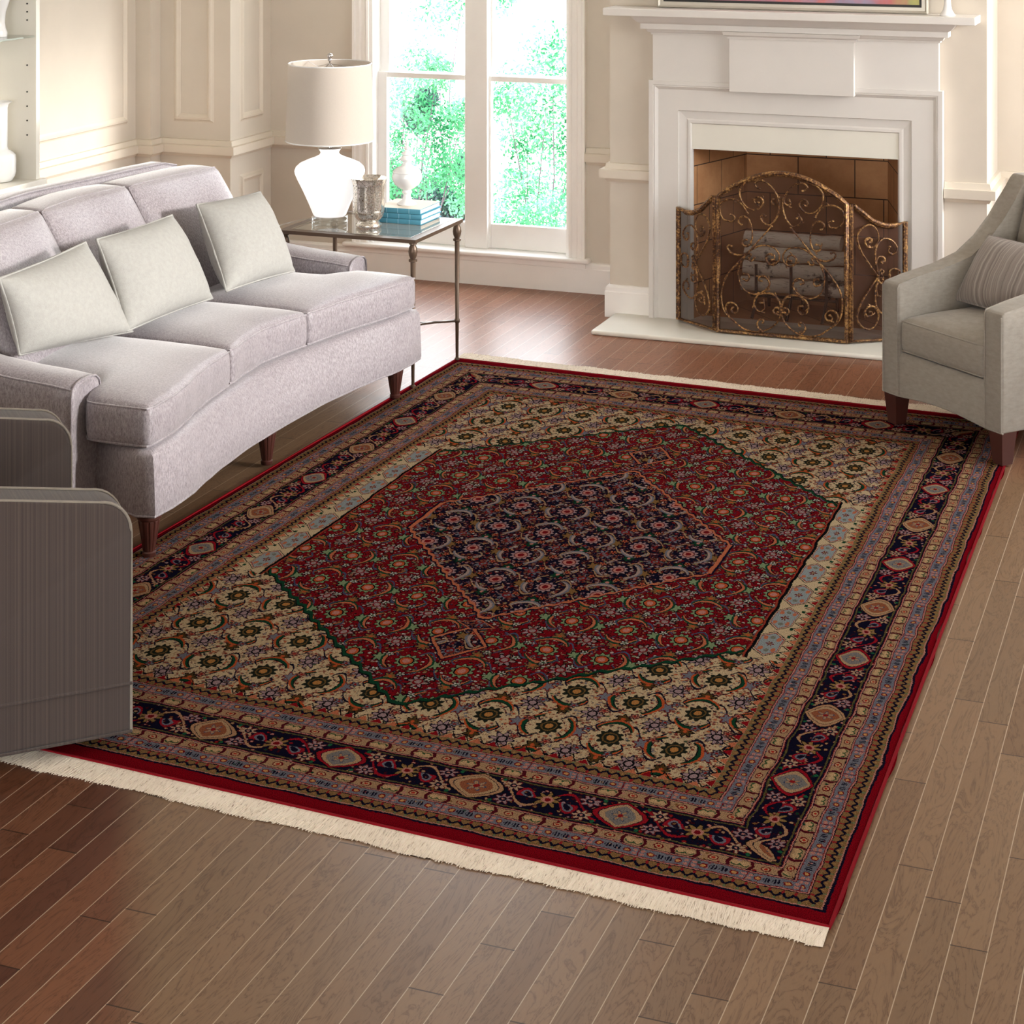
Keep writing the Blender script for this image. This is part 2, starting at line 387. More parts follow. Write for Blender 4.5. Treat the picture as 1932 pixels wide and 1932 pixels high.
    cramp=m.ramp(vs.outputs[1],[(0,ORG),(.25,c(130,24,28)),(.45,NAVY),(.6,GRY),(.75,c(120,40,36)),(.88,GRN)],'CONSTANT')
    col=mixc(spo*.75,col,pal(BLK,c(120,40,30),BEI))
    col=mixc(spk*.9,col,mixc(cr,E(vramp),E(cramp)))
    # finer knots between the motifs
    v2=m.node('ShaderNodeTexVoronoi'); v2.inputs['Scale'].default_value=125; v2.inputs['Randomness'].default_value=1; m.link(a1.outputs[0],v2.inputs['Vector'])
    s2=m.node('ShaderNodeSeparateColor'); m.link(v2.outputs['Color'],s2.inputs[0]); w1=E(s2.outputs[0]); w2=E(v2.outputs['Distance'])
    col=mixc(lt(w2,.42)*gt(w1,.72)*.85,col,pal(BLK,c(120,60,44),c(120,30,34))); col=mixc(lt(w2,.42)*lt(w1,.16)*.85,col,pal(c(176,150,120),LAV,c(60,64,84)))
    # herati cells
    gx=x/.173; gy=y/.235+.5
    cx=fr(gx+40.)-.5; cy=fr(gy+40.)-.5
    par=fr((fl(gx+40.)+fl(gy+40.))*.5)*2.
    # vines
    vin=lt(ab(cy-.34*sn(cx*6.2832)),.022); vin2=lt(ab(cx+.30*sn(cy*6.2832)),.018)
    col=mixc(mx(vin,vin2),col,pal(BLU,BEI,NAVY))
    r=ln(cx,cy); th=op('ARCTAN2',cy,cx)
    # corner flowers
    kx=.5-ab(cx); ky=.5-ab(cy); rk=ln(kx,ky); tk=op('ARCTAN2',ky,kx)
    pr=.175*(.74+.26*cs(tk*8.))
    col=mixc(lt(rk,pr+.035),col,pal(BLK,NAVY,NAVY))
    col=mixc(lt(rk,pr),col,mixc(par,pal(LAV,GRY,LAV),pal(c(150,130,118),c(120,70,54),LAV)))
    col=mixc(band(rk,.055,.085),col,pal(RED,RED,BLK))
    # mid flowers
    mxx=ab(cx); e1=ln(.5-mxx,ab(cy)*1.0); p1=.12*(.76+.24*cs(op('ARCTAN2',cy,.5-mxx)*6.))
    col=mixc(lt(e1,p1+.03),col,pal(BLK,BLK,c(110,24,30)))
    col=mixc(lt(e1,p1),col,pal(LGRN,GOLD,GRY))
    e2=ln(cx,.5-ab(cy)); p2=.125*(.76+.24*cs(op('ARCTAN2',.5-ab(cy),cx)*7.))
    col=mixc(lt(e2,p2+.03),col,pal(NAVY,BLK,BLK))
    col=mixc(lt(e2,p2),col,pal(GOLD,GRN,BRN))
    col=mixc(lt(e2,.035),col,pal(ORG,PINK,ORG))
    # crescents, turned a quarter in every other cell
    px_=mixf=op('ADD',op('MULTIPLY',par,cx),(1.-par)*cy); py_=op('ADD',op('MULTIPLY',par,cy),(1.-par)*cx)
    rc=ln(px_*1.0,(ab(py_)-.06)); ang=gt(ab(py_),ab(px_)*.75)
    tw=(ab(py_)-ab(px_)*.75)*.10
    col=mixc(band(rc,.285,.302)*ang,col,BLK)
    col=mixc(op('MULTIPLY',gt(rc,.302),lt(rc,.318+tw))*ang,col,pal(SAL,c(176,150,138),GRN))
    col=mixc(op('MULTIPLY',gt(rc,.318+tw),lt(rc,.340+tw*1.4))*ang,col,pal(GRN,GRY,ORG))
    # small two-tone buds between the flowers
    bxx=fr(gx*2.+40.25)-.5; byy=fr(gy*2.+40.25)-.5; br=ln(bxx,byy*1.2)
    bt=op('ARCTAN2',byy,bxx); bp=.15*(.7+.3*cs(bt*5.)); col=mixc(lt(br,bp+.06),col,pal(BLK,BLK,c(60,34,40))); col=mixc(lt(br,bp),col,pal(WHT,SAL,mixc(par,c(176,110,90),GRY))); col=mixc(lt(br,.055),col,pal(c(60,90,60),RED,c(140,30,30)))
    # rosette
    col=mixc(lt(r,.235),col,pal(RED,NAVY,CREAM))
    pt=.20*(.86+.14*cs(th*10.))
    col=mixc(lt(r,pt+.02),col,pal(BLK,BLK,c(50,44,36)))
    col=mixc(lt(r,pt),col,pal(LGRN,LAV,c(34,38,30)))
    col=mixc(band(r,.105,.13),col,pal(BLK,c(110,50,50),c(110,84,50)))
    col=mixc(lt(r,.105),col,pal(ORG,PINK,c(40,42,32))); col=mixc(lt(r,.062),col,pal(PINK,c(120,24,30),c(186,128,70)))
    # medallion and diamond outlines
    col=mixc(lt(ab(dD),.009)*lt(ax,.808),col,GRN); col=mixc(band(dD,.009,.016)*lt(ax,.808),col,BLK)
    col=mixc(lt(ab(dN),.007),col,SAL); col=mixc(band(dN,.007,.015),col,NAVY)
    # side strips of hexagons
    sx_=(ax-.850)/.045; sy_=fr(y/.2065+20.5)-.5
    hd=mx(ab(sx_),ab(sx_)*.45+ab(sy_)*1.75)
    col=mixc(strip,col,CREAM)
    hs=lambda mk:mk*strip
    col=mixc(hs(lt(ab(ab(sx_)-.9),.12)*lt(ab(ab(sy_)-.36),.045)),col,GRN)
    col=mixc(hs(lt(hd,.84)),col,NAVY); col=mixc(hs(lt(hd,.80)),col,c(200,172,140)); col=mixc(hs(lt(hd,.74)),col,c(150,34,40)); col=mixc(hs(lt(hd,.70)),col,c(150,158,158))
    col=mixc(hs(lt(ln(ab(sx_)-.42,(ab(sy_)-.20)*2.2),.15)),col,SAL)
    col=mixc(hs(lt(ln(sx_*.8,(ab(sy_)-.24)*2.6),.13)),col,c(124,122,108))
    col=mixc(hs(lt(ln(sx_*.8,sy_*2.4),.17+.07*cs(op('ARCTAN2',sy_*2.4,sx_)*6.))),col,c(110,24,30)); col=mixc(hs(lt(ln(sx_,sy_*2.4),.1)),col,BEI); col=mixc(hs(lt(ln(sx_,sy_*2.4),.05)),col,NAVY)
    col=mixc(op('MULTIPLY',lt(ab(ax-.808),.005),lt(ay,.75)),col,BLK); col=mixc(op('MULTIPLY',lt(ab(ax-.801),.003),lt(ay,.75)),col,c(150,60,44))
    # triangles round the field
    tri=fr(s*9.); tb=(b-1.)/.075; alt=gt(fr(s*4.5),.5)
    tm=lt(tb,.75-ab(tri-.5)*2.)*gt(tb,0.)
    col=mixc(band(tb,.8-1.*1.,1.2-ab(tri-.5)*2.)*gt(tb,0.)*lt(tb,1.15-ab(tri-.5)*2.)*gt(tb,.95-ab(tri-.5)*2.),col,BLK)
    col=mixc(tm,col,mixc(alt,c(140,20,30),SAL))
    # ---------- borders
    bx=fr(s)-.5; X2=bx*2.7; Yb=(b-.512)/.335
    bord=lt(b,1.)
    mcol=mixc(1.,NAVY,NAVY)
    mspk=lt(vd,.33)*gt(vr,.42); mso=band(vd,.33,.44)*gt(vr,.42)
    mr=m.ramp(vs.outputs[1],[(0,BEI),(.34,PINK),(.5,GRN),(.62,GOLD),(.78,c(140,30,34)),(.9,LAV)],'CONSTANT')
    mcol=mixc(mso,mcol,c(70,14,22)); mcol=mixc(mspk,mcol,E(mr))
    altc=gt(fr(s*.5),.5)
    ACC=mixc(altc,c(150,24,36),c(186,140,104))
    # vine
    vy=.31*sn(bx*12.566); mcol=mixc(lt(ab(Yb-vy),.035)*gt(ab(X2),.35),mcol,ACC)
    mcol=mixc(lt(ab(ab(Yb)-.44),.018),mcol,c(92,84,48))
    # half-cell rosette
    hx=(.5-ab(bx))*2.7; hr=ln(hx,Yb); hp=.25*(.72+.28*cs(op('ARCTAN2',Yb,hx)*8.))
    mcol=mixc(lt(hr,hp+.035),mcol,BLK); mcol=mixc(lt(hr,hp),mcol,c(150,118,70)); mcol=mixc(lt(hr,.11),mcol,PINK); mcol=mixc(lt(hr,.06),mcol,c(120,20,30))
    # star flowers
    fx=ab(X2)-.62; fy=ab(Yb)-.24; fr_=ln(fx,fy); fp=.17*(.72+.28*cs(op('ARCTAN2',fy,fx)*7.))
    mcol=mixc(lt(fr_,fp+.03),mcol,c(110,30,34)); mcol=mixc(lt(fr_,fp),mcol,mixc(gt(Yb*bx,0.),LAV,c(190,160,130))); mcol=mixc(lt(fr_,.07),mcol,NAVY); mcol=mixc(lt(fr_,.03),mcol,PINK)
    # curled leaves
    lx=ab(X2)-.95; lr=ln(lx,Yb*1.1-.12*sn(X2*9.)); mcol=mixc(band(lr,.13,.2)*gt(Yb*X2,-.02),mcol,c(150,28,40)); mcol=mixc(band(lr,.085,.13)*gt(Yb*X2,-.02),mcol,GRY)
    # green sprigs
    gxp=ln((ab(X2)-.4)*1.6,(ab(Yb)-.36)*1.2); mcol=mixc(lt(gxp,.06),mcol,c(36,96,62))
    # cartouche
    cd=ab(X2)/.40+op('POWER',ab(Yb)/.36,1.7)*.9
    mcol=mixc(lt(cd,1.32),mcol,BLK); mcol=mixc(lt(cd,1.24),mcol,ACC); mcol=mixc(lt(cd,1.02),mcol,NAVY); mcol=mixc(lt(cd,.97),mcol,c(186,150,112)); mcol=mixc(lt(cd,.72),mcol,mixc(altc,c(128,122,118),c(150,88,60)))
    crr=ln(X2*1.1,Yb); cpp=.17*(.65+.35*cs(op('ARCTAN2',Yb,X2)*6.)); mcol=mixc(lt(crr,cpp+.03),mcol,BLU); mcol=mixc(lt(crr,cpp),mcol,BEI); mcol=mixc(lt(crr,.06),mcol,c(140,30,34))
    col=mixc(bord,col,mcol)
    # beige guard
    t3=fr(s*3.); g=(bb-.226)/.078; t3c=(t3-.5)*3.2
    gc=mixc(mspk,BEI,E(mr))
    gc=mixc(lt(ln(t3c,g),.34),gc,c(110,20,28)); gc=mixc(lt(ln(t3c,g),.24),gc,c(196,160,120)); gc=mixc(lt(ln(t3c,g),.13),gc,c(180,50,40))
    gc=mixc(lt(ab(ab(t3c)-.85-ab(g)*.3),.12),gc,c(84,20,30)); gc=mixc(lt(ln(ab(t3c)-1.35,g*.9),.30),gc,c(202,166,122)); gc=mixc(band(ln(ab(t3c)-1.35,g*.9),.2,.3)*gt(g,0.),gc,c(52,84,50))
    bgm=band(bb,.184,.268)*bord
    col=mixc(bgm,col,gc)
    # grey guard
    t4=fr(s*3.+.3); g2=(bb-.328)/.085; k4=(t4-.5)*3.4
    hc=mixc(mspk*.8,GRY,E(mr)); hc=mixc(lt(ln(ab(k4)-.25,(ab(g2)-.2)*1.),.15),hc,PINK); hc=mixc(lt(ab(k4),.04),hc,RED)
    hc=mixc(lt(ln(ab(k4)-.78,g2),.26),hc,c(120,24,30)); hc=mixc(lt(ln(ab(k4)-.78,g2),.16),hc,c(206,150,90)); hc=mixc(lt(ln(ab(k4)-1.4,g2),.27)*gt(fr(k4*5.),.4),hc,NAVY)
    col=mixc(band(bb,.284,.372)*bord,col,hc)
    # geometric guard
    t5=fr(s*13.); g3=(bb-.44)/.095
    zc=mixc(lt(ab(g3-.4*ab(t5-.5)*2.+.2),.13),c(140,106,66),NAVY)
    zc=mixc(lt(ln((t5-.5)*1.3,g3+.34),.17),zc,c(150,40,44)); zc=mixc(lt(ln((fr(t5+.5)-.5)*1.3,g3-.36),.15),zc,c(110,120,84)); zc=mixc(lt(ln((t5-.5)*1.6,g3-.18),.12),zc,c(170,128,80))
    col=mixc(band(bb,.39,.488)*bord,col,zc)
    # guard lines
    for (a,bw,cc) in ((.167,.172,RED),(.172,.180,PINK),(.180,.186,NAVY),(.266,.272,NAVY),(.272,.280,PINK),(.280,.286,c(110,20,28)),(.370,.376,RED),(.376,.385,PINK),(.385,.392,NAVY),(.486,.495,PINK),(.495,.512,NAVY)):
        col=mixc(band(bb,a,bw)*bord,col,cc)
    col=mixc(lt(b,0.),col,c(132,12,26))
    # pile value noise
    pn=m.node('ShaderNodeTexNoise'); pn.inputs['Scale'].default_value=420; pn.inputs['Detail'].default_value=2; m.link(uvn.outputs[0],pn.inputs['Vector'])
    pv=m.ramp(pn.outputs['Fac'],[(.36,(.38,.38,.38,1)),(.62,(1.25,1.25,1.25,1))])
    f=t.nodes.new('ShaderNodeMix'); f.data_type='RGBA'; f.blend_type='MULTIPLY'; f.inputs[0].default_value=1; t.links.new(col.k,f.inputs[6]); t.links.new(pv,f.inputs[7])
    m.col(f.outputs[2]); m.set(Roughness=1); m.b.inputs['Specular IOR Level'].default_value=0; m.bump(pn.outputs['Fac'],.35,.003)
    print('rug nodes',len(t.nodes)); return m.m
M['rug']=m_rug()
M['redpile']=flat('red_edge_pile',lin(120,14,24),.95,spec=.1)
def m_fr():
    m=MT('cotton_fringe'); n=m.noise(m.tc('Object',scale=(1,.12,.2)),330,3,.7); m.col(m.ramp(n,[(.32,lin(160,142,122)),(.42,lin(222,208,190)),(.7,lin(234,222,206))])); m.set(Roughness=.95); m.b.inputs['Specular IOR Level'].default_value=0; return m.m
M['fringe']=m_fr()
# ------------------------------------------------------------------ room shell
WY=9.91; CY=9.43; CH=3.40
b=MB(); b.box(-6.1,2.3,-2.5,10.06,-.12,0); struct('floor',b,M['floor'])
b=MB(); b.box(-6.1,2.3,-2.5,10.06,CH,CH+.12); struct('ceiling',b,M['ceil'])
b=MB(); b.prism([(-6.1,-2.5),(-5.797,-2.5),(-5.797,9.321),(-5.70,9.321),(-5.70,9.429),(-5.252,9.429),(-5.252,10.06),(-6.1,10.06)],0,CH); struct('wall_left',b,M['wall'])
b=MB()
for q in ((-5.252,-4.62,0,CH),(-3.41,-3.024,0,CH),(-4.62,-3.41,0,.168),(-4.62,-3.41,3.02,CH)): b.box(q[0],q[1],WY,10.06,q[2],q[3])
b.box(-1.115,2.3,9.871,10.06,0,CH)
struct('wall_back',b,M['wall'])
b=MB()
b.box(-3.024,-2.60,CY,10.30,0,CH); b.box(-1.50,-1.115,CY,10.30,0,CH); b.box(-2.60,-1.50,CY,10.30,1.0,CH)
struct('wall_chimney',b,M['wall'])
b=MB()
for q in ((-2.5,5.65,0,CH),(9.80,10.06,0,CH),(5.65,9.80,0,1.40),(5.65,9.80,3.22,CH)): b.box(2.2,2.3,q[0],q[1],q[2],q[3])  # unseen wall; high opening shaped so sun reaches the sofa and clears the rug
struct('wall_right',b,M['wall'])
b=MB()
for q in ((-6.1,-3.4,0,CH),(1.4,2.3,0,CH),(-3.4,1.4,0,.5),(-3.4,1.4,2.9,CH)): b.box(q[0],q[1],-2.6,-2.5,q[2],q[3])  # wall behind the camera, added with a small opening to cut fill light
struct('wall_front',b,M['wall'])
# chair rail and baseboards, swept round the plan of the walls
RAIL=[(0,.70),(.012,.70),(.022,.715),(.022,.722),(.045,.722),(.045,.766),(.022,.768),(.016,.795),(0,.797)]
BASE=[(0,0),(.022,0),(.022,.13),(.018,.135),(.018,.152),(.010,.163),(0,.166)]
left=[(-5.797,-2.4),(-5.797,9.321),(-5.70,9.321),(-5.70,9.429),(-5.252,9.429),(-5.252,WY)]
b=MB(); b.sweep(left+[(-4.72,WY)],RAIL); struct('trim_1',b,M['wtrim'],label='chair rail running round the left wall and corner')
b=MB(); b.sweep([(-3.311,WY),(-3.024,WY),(-3.024,CY),(-2.80,CY)],RAIL); struct('trim_2',b,M['wtrim'],label='chair rail between window and fireplace')
b=MB(); b.sweep([(-1.315,CY),(-1.115,CY),(-1.115,9.871),(2.2,9.871)],RAIL); struct('trim_3',b,M['wtrim'],label='chair rail right of the fireplace')
b=MB(); b.sweep(left,BASE); struct('baseboard_left',b,M['trim'])
b=MB(); b.sweep([(-5.252,WY),(-3.024,WY),(-3.024,CY),(-2.80,CY)],BASE); struct('baseboard_back',b,M['trim'])
b=MB(); b.sweep([(-1.315,CY),(-1.115,CY),(-1.115,9.871),(2.2,9.871)],BASE); struct('baseboard_right',b,M['trim'])
# picture-frame mouldings on the wainscot
PF=[(0,0),(.008,.004),(.016,.014),(.026,.016),(.036,.008),(.046,.003),(.046,0)]
def pframe(plane,c,a0,a1,z0,z1):
    b=MB(); b.sweep([(a0,z0),(a1,z0),(a1,z1),(a0,z1)],PF,closed=True,side=-1)
    if plane=='Y': b.map(lambda p:(p.x,c-p.z,p.y))
    else: b.map(lambda p:(c+p.z,p.x,p.y))
    return b
n=4
for q in (('X',-5.797,7.95,9.235,.89,2.9),('Y',9.429,-5.614,-5.355,.892,2.9),('X',-5.252,9.535,9.81,.892,2.9),('X',-5.252,9.535,9.81,.2,.59),('Y',9.429,-5.614,-5.355,.2,.59),('X',-5.797,6.2,9.235,.2,.59)):
    struct('trim_%d'%n,pframe(*q),M['wtrim'],label='picture-frame panel moulding on the wall'); n+=1
# ------------------------------------------------------------------ window
w=bpy.data.objects.new('window_1',None); C.objects.link(w); w.location=(-4.015,WY,.17); w['kind']='structure'; w['label']='tall double window with white casing between sofa corner and fireplace'
CAS=[(0,0),(0,.018),(.012,.022),(.02,.016),(.045,.016),(.055,.024),(.075,.024),(.082,.030),(.096,.030),(.096,0)]
b=MB(); b.sweep([(-4.62,.186),(-4.62,3.02),(-3.41,3.02),(-3.41,.186)],CAS,side=-1); b.map(lambda p:(p.x,WY-p.z,p.y)); obj('window_casing',b,M['trim'],w)
b=MB(); b.box(-4.64,-4.60,WY,10.06,.17,3.04); b.box(-3.43,-3.39,WY,10.06,.17,3.04); b.box(-4.62,-3.41,WY,10.06,3.00,3.04); obj('window_jamb',b,M['sash'],w)
b=MB(); b.box(-4.77,-3.285,9.855,10.05,.163,.188,.010,3); b.box(-4.73,-3.31,9.882,WY,.135,.163); obj('window_sill',b,M['trim'],w,smooth=40)
b=MB(); b.box(-4.05,-3.915,9.955,10.05,.188,3.00,.004); obj('window_mullion',b,M['sash'],w)
for (x0,x1) in ((-4.60,-4.05),(-3.915,-3.43)):
    cx0,cx1=x0+.055,x1-.012
    if x0>-4: cx0,cx1=x0+.012,x1-.012
    for (z0,z1,br,tr,yy) in ((.19,1.155,.135,.03,9.985),(1.13,3.00,.03,.06,10.02)):
        b=MB(); b.box(x0,cx0,yy,yy+.035,z0,z1); b.box(cx1,x1,yy,yy+.035,z0,z1); b.box(cx0,cx1,yy,yy+.035,z0,z0+br,.004); b.box(cx0,cx1,yy,yy+.035,z1-tr,z1,.004)
        s_=obj('window_sash',b,M['sash'],w)
        b=MB(); b.box(cx0-.004,cx1+.004,yy+.016,yy+.019,z0+br-.004,z1-tr+.004); obj('window_pane',b,M['pane'],s_)
# ------------------------------------------------------------------ fireplace
YS=9.37
fp=thing('fireplace_mantel','white painted fireplace mantel with stepped shelf on the chimney wall','fireplace',(-2.07,CY,0))
PR=[(0,0),(0,.060),(.022,.060),(.024,.054),(.030,.056),(.038,.048),(.046,.042),(.150,.042),(.153,.030),(.192,.026),(.200,.032),(.212,.032),(.222,.014),(.222,0)]
b=MB(); b.sweep([(-2.797,.022),(-2.797,1.239),(-1.318,1.239),(-1.318,.022)],PR); b.map(lambda p:(p.x,CY-p.z,p.y)); obj('surround',b,M['mantel'],fp)
b=MB(); b.box(-2.58,-1.53,CY-.022,CY+.03,.893,1.04); obj('header_slab',b,M['stone'],fp)
b=MB(); b.box(-2.778,-1.338,CY-.05,CY,1.239,1.475); obj('frieze',b,M['mantel'],fp)
b=MB(); b.box(-2.368,-1.741,CY-.092,CY-.05,1.199,1.475,.002); obj('center_panel',b,M['mantel'],fp)
CR=[(0,1.472),(.008,1.472),(.010,1.482),(.022,1.486),(.030,1.500),(.036,1.503),(.052,1.503),(.052,1.530),(.058,1.533),(.068,1.540),(.086,1.560),(.096,1.573),(0,1.573)]
b=MB(); b.sweep([(-2.778,CY),(-2.778,CY-.05),(-2.368,CY-.05),(-1.741,CY-.05),(-1.338,CY-.05),(-1.338,CY)],CR); 
b.sweep([(-2.368,CY-.05),(-2.368,CY-.092),(-1.741,CY-.092),(-1.741,CY-.05)],[(0,1.466),(.008,1.466),(.010,1.478),(.024,1.484),(.030,1.502),(0,1.502)]); obj('crown_moulding',b,M['mantel'],fp)
b=MB(); b.box(-2.997,-1.145,9.225,CY,1.573,1.611,.003); obj('shelf',b,M['mantel'],fp)
b=MB(); b.box(-2.99,-1.14,9.011,CY,0,.024,.009,3); b.box(-2.60,-1.50,CY-.01,9.52,0,.0235); tag(obj('hearth_slab',b,M['stone'],smooth=40),'white stone hearth slab on the floor under the fire screen','hearth')
b=MB(); b.box(-2.60,-1.50,9.95,10.0,.0,1.0); b.prism([(-2.60,9.44),(-2.578,9.44),(-2.426,9.95),(-2.60,9.95)],.0,1.0); b.prism([(-1.50,9.44),(-1.53,9.44),(-1.679,9.95),(-1.50,9.95)],.0,1.0)
struct('wall_firebox',b,M['brick'],label='brown firebrick lining of the fireplace opening')
b=MB(); b.box(-2.56,-1.54,9.52,9.95,.0005,.0235); struct('trim_20',b,M['brick'],label='brown firebrick floor of the fireplace')
gr=thing('fire_grate','black iron grate holding the birch logs in the firebox','grate',(-2.1,9.65,.024))
b=MB()
for x in (-2.28,-2.1,-1.92):
    b.tube([(x,9.55,.30),(x,9.55,.14),(x,9.84,.14)],.008)
    b.tube([(x,9.56,.14),(x-.02,9.54,.024)],.008); b.tube([(x,9.82,.14),(x,9.84,.024)],.008)
b.tube([(-2.32,9.60,.13),(-1.88,9.60,.13)],.008); b.tube([(-2.32,9.80,.13),(-1.88,9.80,.13)],.008); obj('bars',b,M['black'],gr)
logs=[(9.605,.187,.0365,-2.37,-1.83,'lowest of the stack, against the grate'),(9.615,.264,.0365,-2.36,-1.84,'second from the bottom of the stack, with dark knots'),(9.63,.341,.0365,-2.355,-1.82,'third from the bottom of the stack'),(9.645,.415,.036,-2.36,-1.86,'on top of the stack, smudged dark'),(9.70,.19,.036,-2.33,-1.85,'lying behind the lowest log')]
for i,(y,z,r,x0,x1,d) in enumerate(logs):
    b=MB(); pts=[(x0+(x1-x0)*k/10,y+.004*math.sin(k*1.3+i),z+.003*math.sin(k*1.9+i)) for k in range(11)]
    b.tube(pts,[r*(1+.05*math.sin(k*2.1+i*2)) for k in range(11)],16)
    o=obj('birch_log',b,M['birch'],smooth=40); tag(o,'white birch log '+d,'log','birch logs stacked in the fireplace')
# ------------------------------------------------------------------ fire screen
CS=[[(-0.107,0.752),(-0.123,0.758),(-0.129,0.774),(-0.107,0.79),(-0.075,0.783),(-0.042,0.756),(-0.016,0.713),(-0.019,0.684),(-0.039,0.679),(-0.048,0.691),(-0.039,0.704)],[(-0.094,0.792),(-0.131,0.792),(-0.173,0.781),(-0.199,0.754),(-0.207,0.727),(-0.2,0.692),(-0.173,0.658),(-0.14,0.644),(-0.107,0.656),(-0.09,0.683),(-0.098,0.705),(-0.119,0.708),(-0.134,0.693),(-0.127,0.677),(-0.113,0.682)],[(-0.009,0.713),(-0.008,0.668),(-0.016,0.629),(-0.029,0.603),(-0.055,0.576),(-0.078,0.58),(-0.096,0.595),(-0.1,0.614),(-0.088,0.625),(-0.078,0.616)],[(-0.048,0.569),(-0.107,0.501),(-0.16,0.439),(-0.213,0.383),(-0.26,0.328),(-0.29,0.274),(-0.301,0.221),(-0.294,0.163),(-0.273,0.122),(-0.233,0.09),(-0.193,0.061),(-0.14,0.048),(-0.094,0.053),(-0.048,0.076),(-0.014,0.111),(-0.001,0.154),(-0.008,0.202),(-0.034,0.235),(-0.075,0.242),(-0.114,0.228),(-0.134,0.195),(-0.126,0.162),(-0.104,0.149),(-0.083,0.166),(-0.086,0.191),(-0.104,0.191)],[(-0.253,0.614),(-0.233,0.606),(-0.236,0.586),(-0.26,0.581),(-0.29,0.592),(-0.306,0.624),(-0.303,0.663),(-0.273,0.686),(-0.226,0.688),(-0.19,0.663),(-0.168,0.626)],[(-0.197,0.569),(-0.212,0.579),(-0.208,0.599),(-0.183,0.609),(-0.159,0.594),(-0.146,0.556),(-0.144,0.511),(-0.154,0.478),(-0.173,0.463),(-0.193,0.474),(-0.19,0.492),(-0.173,0.495)],[(-0.246,0.459),(-0.26,0.463),(-0.268,0.452),(-0.256,0.431),(-0.22,0.418),(-0.18,0.425),(-0.147,0.449),(-0.107,0.47),(-0.068,0.474),(-0.029,0.461),(-0.009,0.43),(-0.016,0.398),(-0.042,0.381),(-0.068,0.394),(-0.075,0.419),(-0.055,0.435),(-0.034,0.427),(-0.034,0.408),(-0.048,0.407)],[(-0.134,0.408),(-0.147,0.393),(-0.162,0.403),(-0.15,0.425),(-0.17,0.424),(-0.193,0.398),(-0.21,0.358),(-0.213,0.318),(-0.2,0.268),(-0.167,0.238),(-0.127,0.231),(-0.088,0.247),(-0.06,0.278),(-0.062,0.304),(-0.081,0.323),(-0.106,0.319),(-0.113,0.303),(-0.098,0.298)],[(-0.187,0.301),(-0.17,0.294),(-0.159,0.31),(-0.166,0.327),(-0.183,0.328)],[(-0.266,0.118),(-0.278,0.151),(-0.265,0.177),(-0.236,0.179),(-0.217,0.159),(-0.223,0.136),(-0.243,0.133),(-0.251,0.148),(-0.24,0.158)],[(-0.091,0.095),(-0.088,0.108),(-0.107,0.109),(-0.119,0.09),(-0.113,0.068),(-0.091,0.053)],[(-0.006,0.154),(-0.012,0.174),(-0.03,0.174),(-0.039,0.158),(-0.027,0.144),(-0.017,0.153)]]
RS=[[(0.16,0.344),(0.118,0.397),(0.07,0.463),(0.046,0.522),(0.051,0.559),(0.084,0.59),(0.125,0.594),(0.154,0.564),(0.16,0.522),(0.139,0.49),(0.105,0.488),(0.087,0.512),(0.099,0.532),(0.122,0.529),(0.124,0.513),(0.11,0.511)],[(0.16,0.35),(0.146,0.402),(0.143,0.453),(0.154,0.497),(0.188,0.526),(0.229,0.519),(0.261,0.486),(0.255,0.457),(0.233,0.447),(0.214,0.465),(0.222,0.484)],[(0.16,0.366),(0.148,0.405),(0.16,0.438),(0.188,0.437),(0.196,0.417),(0.179,0.408)],[(0.16,0.36),(0.174,0.378),(0.188,0.368),(0.177,0.352)],[(0.222,0.347),(0.224,0.369),(0.247,0.379),(0.275,0.367),(0.278,0.35)]]
fs=thing('fire_screen','three-panel antique bronze fire screen with scrollwork on the hearth','fire screen',(-2.065,9.18,.024))
def panel(org,d,outer,inner_z,scrolls,name):
    # outer: outline in (s,z) of the frame centre line
    f3=lambda s,z,o=0:(org[0]+d[0]*s+d[1]*o*(1 if d[0]>0 else -1),org[1]+d[1]*s-abs(d[0])*o,z)
    b=MB()
    n=len(outer)
    for i in range(n):
        pass
    b.tube([f3(s,z) for s,z in outer],.0135,8,closed=True)
    b.tube([f3(s,z,.011) for s,z in outer],.005,6,closed=True)
    fr=obj(name,b,M['bronze'],fs,smooth=60)
    cxs=sum(s for s,z in outer)/n; czs=sum(z for s,z in outer)/n
    mb=MB(); ins=[(s+(cxs-s)*.01,z+(czs-z)*.01) for s,z in outer]
    mb.add([f3(s,z,-.006) for s,z in ins]+[f3(cxs,czs,-.006)],[(i,(i+1)%n,n) for i in range(n)])
    obj('wire_mesh',mb,M['mesh'],fr)
    b=MB()
    for c in scrolls:
        p=catmull([f3(s,z,.010) for s,z in c],5); m=len(p)
        b.tube(p,[.0036+.0022*abs(math.sin(PI*2.2*k/m)) for k in range(m)],6)
        for e in (0,-1):
            q=p[e]; b.lathe([(0.001,-.006),(.007,-.003),(.008,0),(.007,.003),(0.001,.006)],tuple(q),8)
        # small acanthus leaves hugging the curl
        for k in range(3,m-3,9):
            q=p[k]; t=(p[k+1]-p[k-1]).normalized(); up=Vector((-d[1],d[0],0)).normalized(); nn=t.cross(Vector((d[1],-d[0],0))).normalized()
            if k>m*.62: b.tube([q,q+nn*.007+t*.006,q+nn*.012+t*.013,q+nn*.008+t*.018],[.004,.0045,.003,.001],5)
    obj('scrollwork',b,M['bronze'],fr,smooth=60)
ctr=[(-.318,.036),(-.318,.70)]+[(-.318+.636*k/20, .70+.128*math.sin(PI*k/20)**.9) for k in range(1,20)]+[(.318,.70),(.318,.036)]
mir=[[(-s,z) for s,z in c] for c in CS]
panel((-2.065,9.18),(1,0),ctr,0,CS+mir,'center_frame')
L=.300
side=[(.014,.036),(.014,.70),(.03,.688),(.077,.652),(.125,.613),(.188,.588),(.24,.583),(L,.600),(L,.036)]
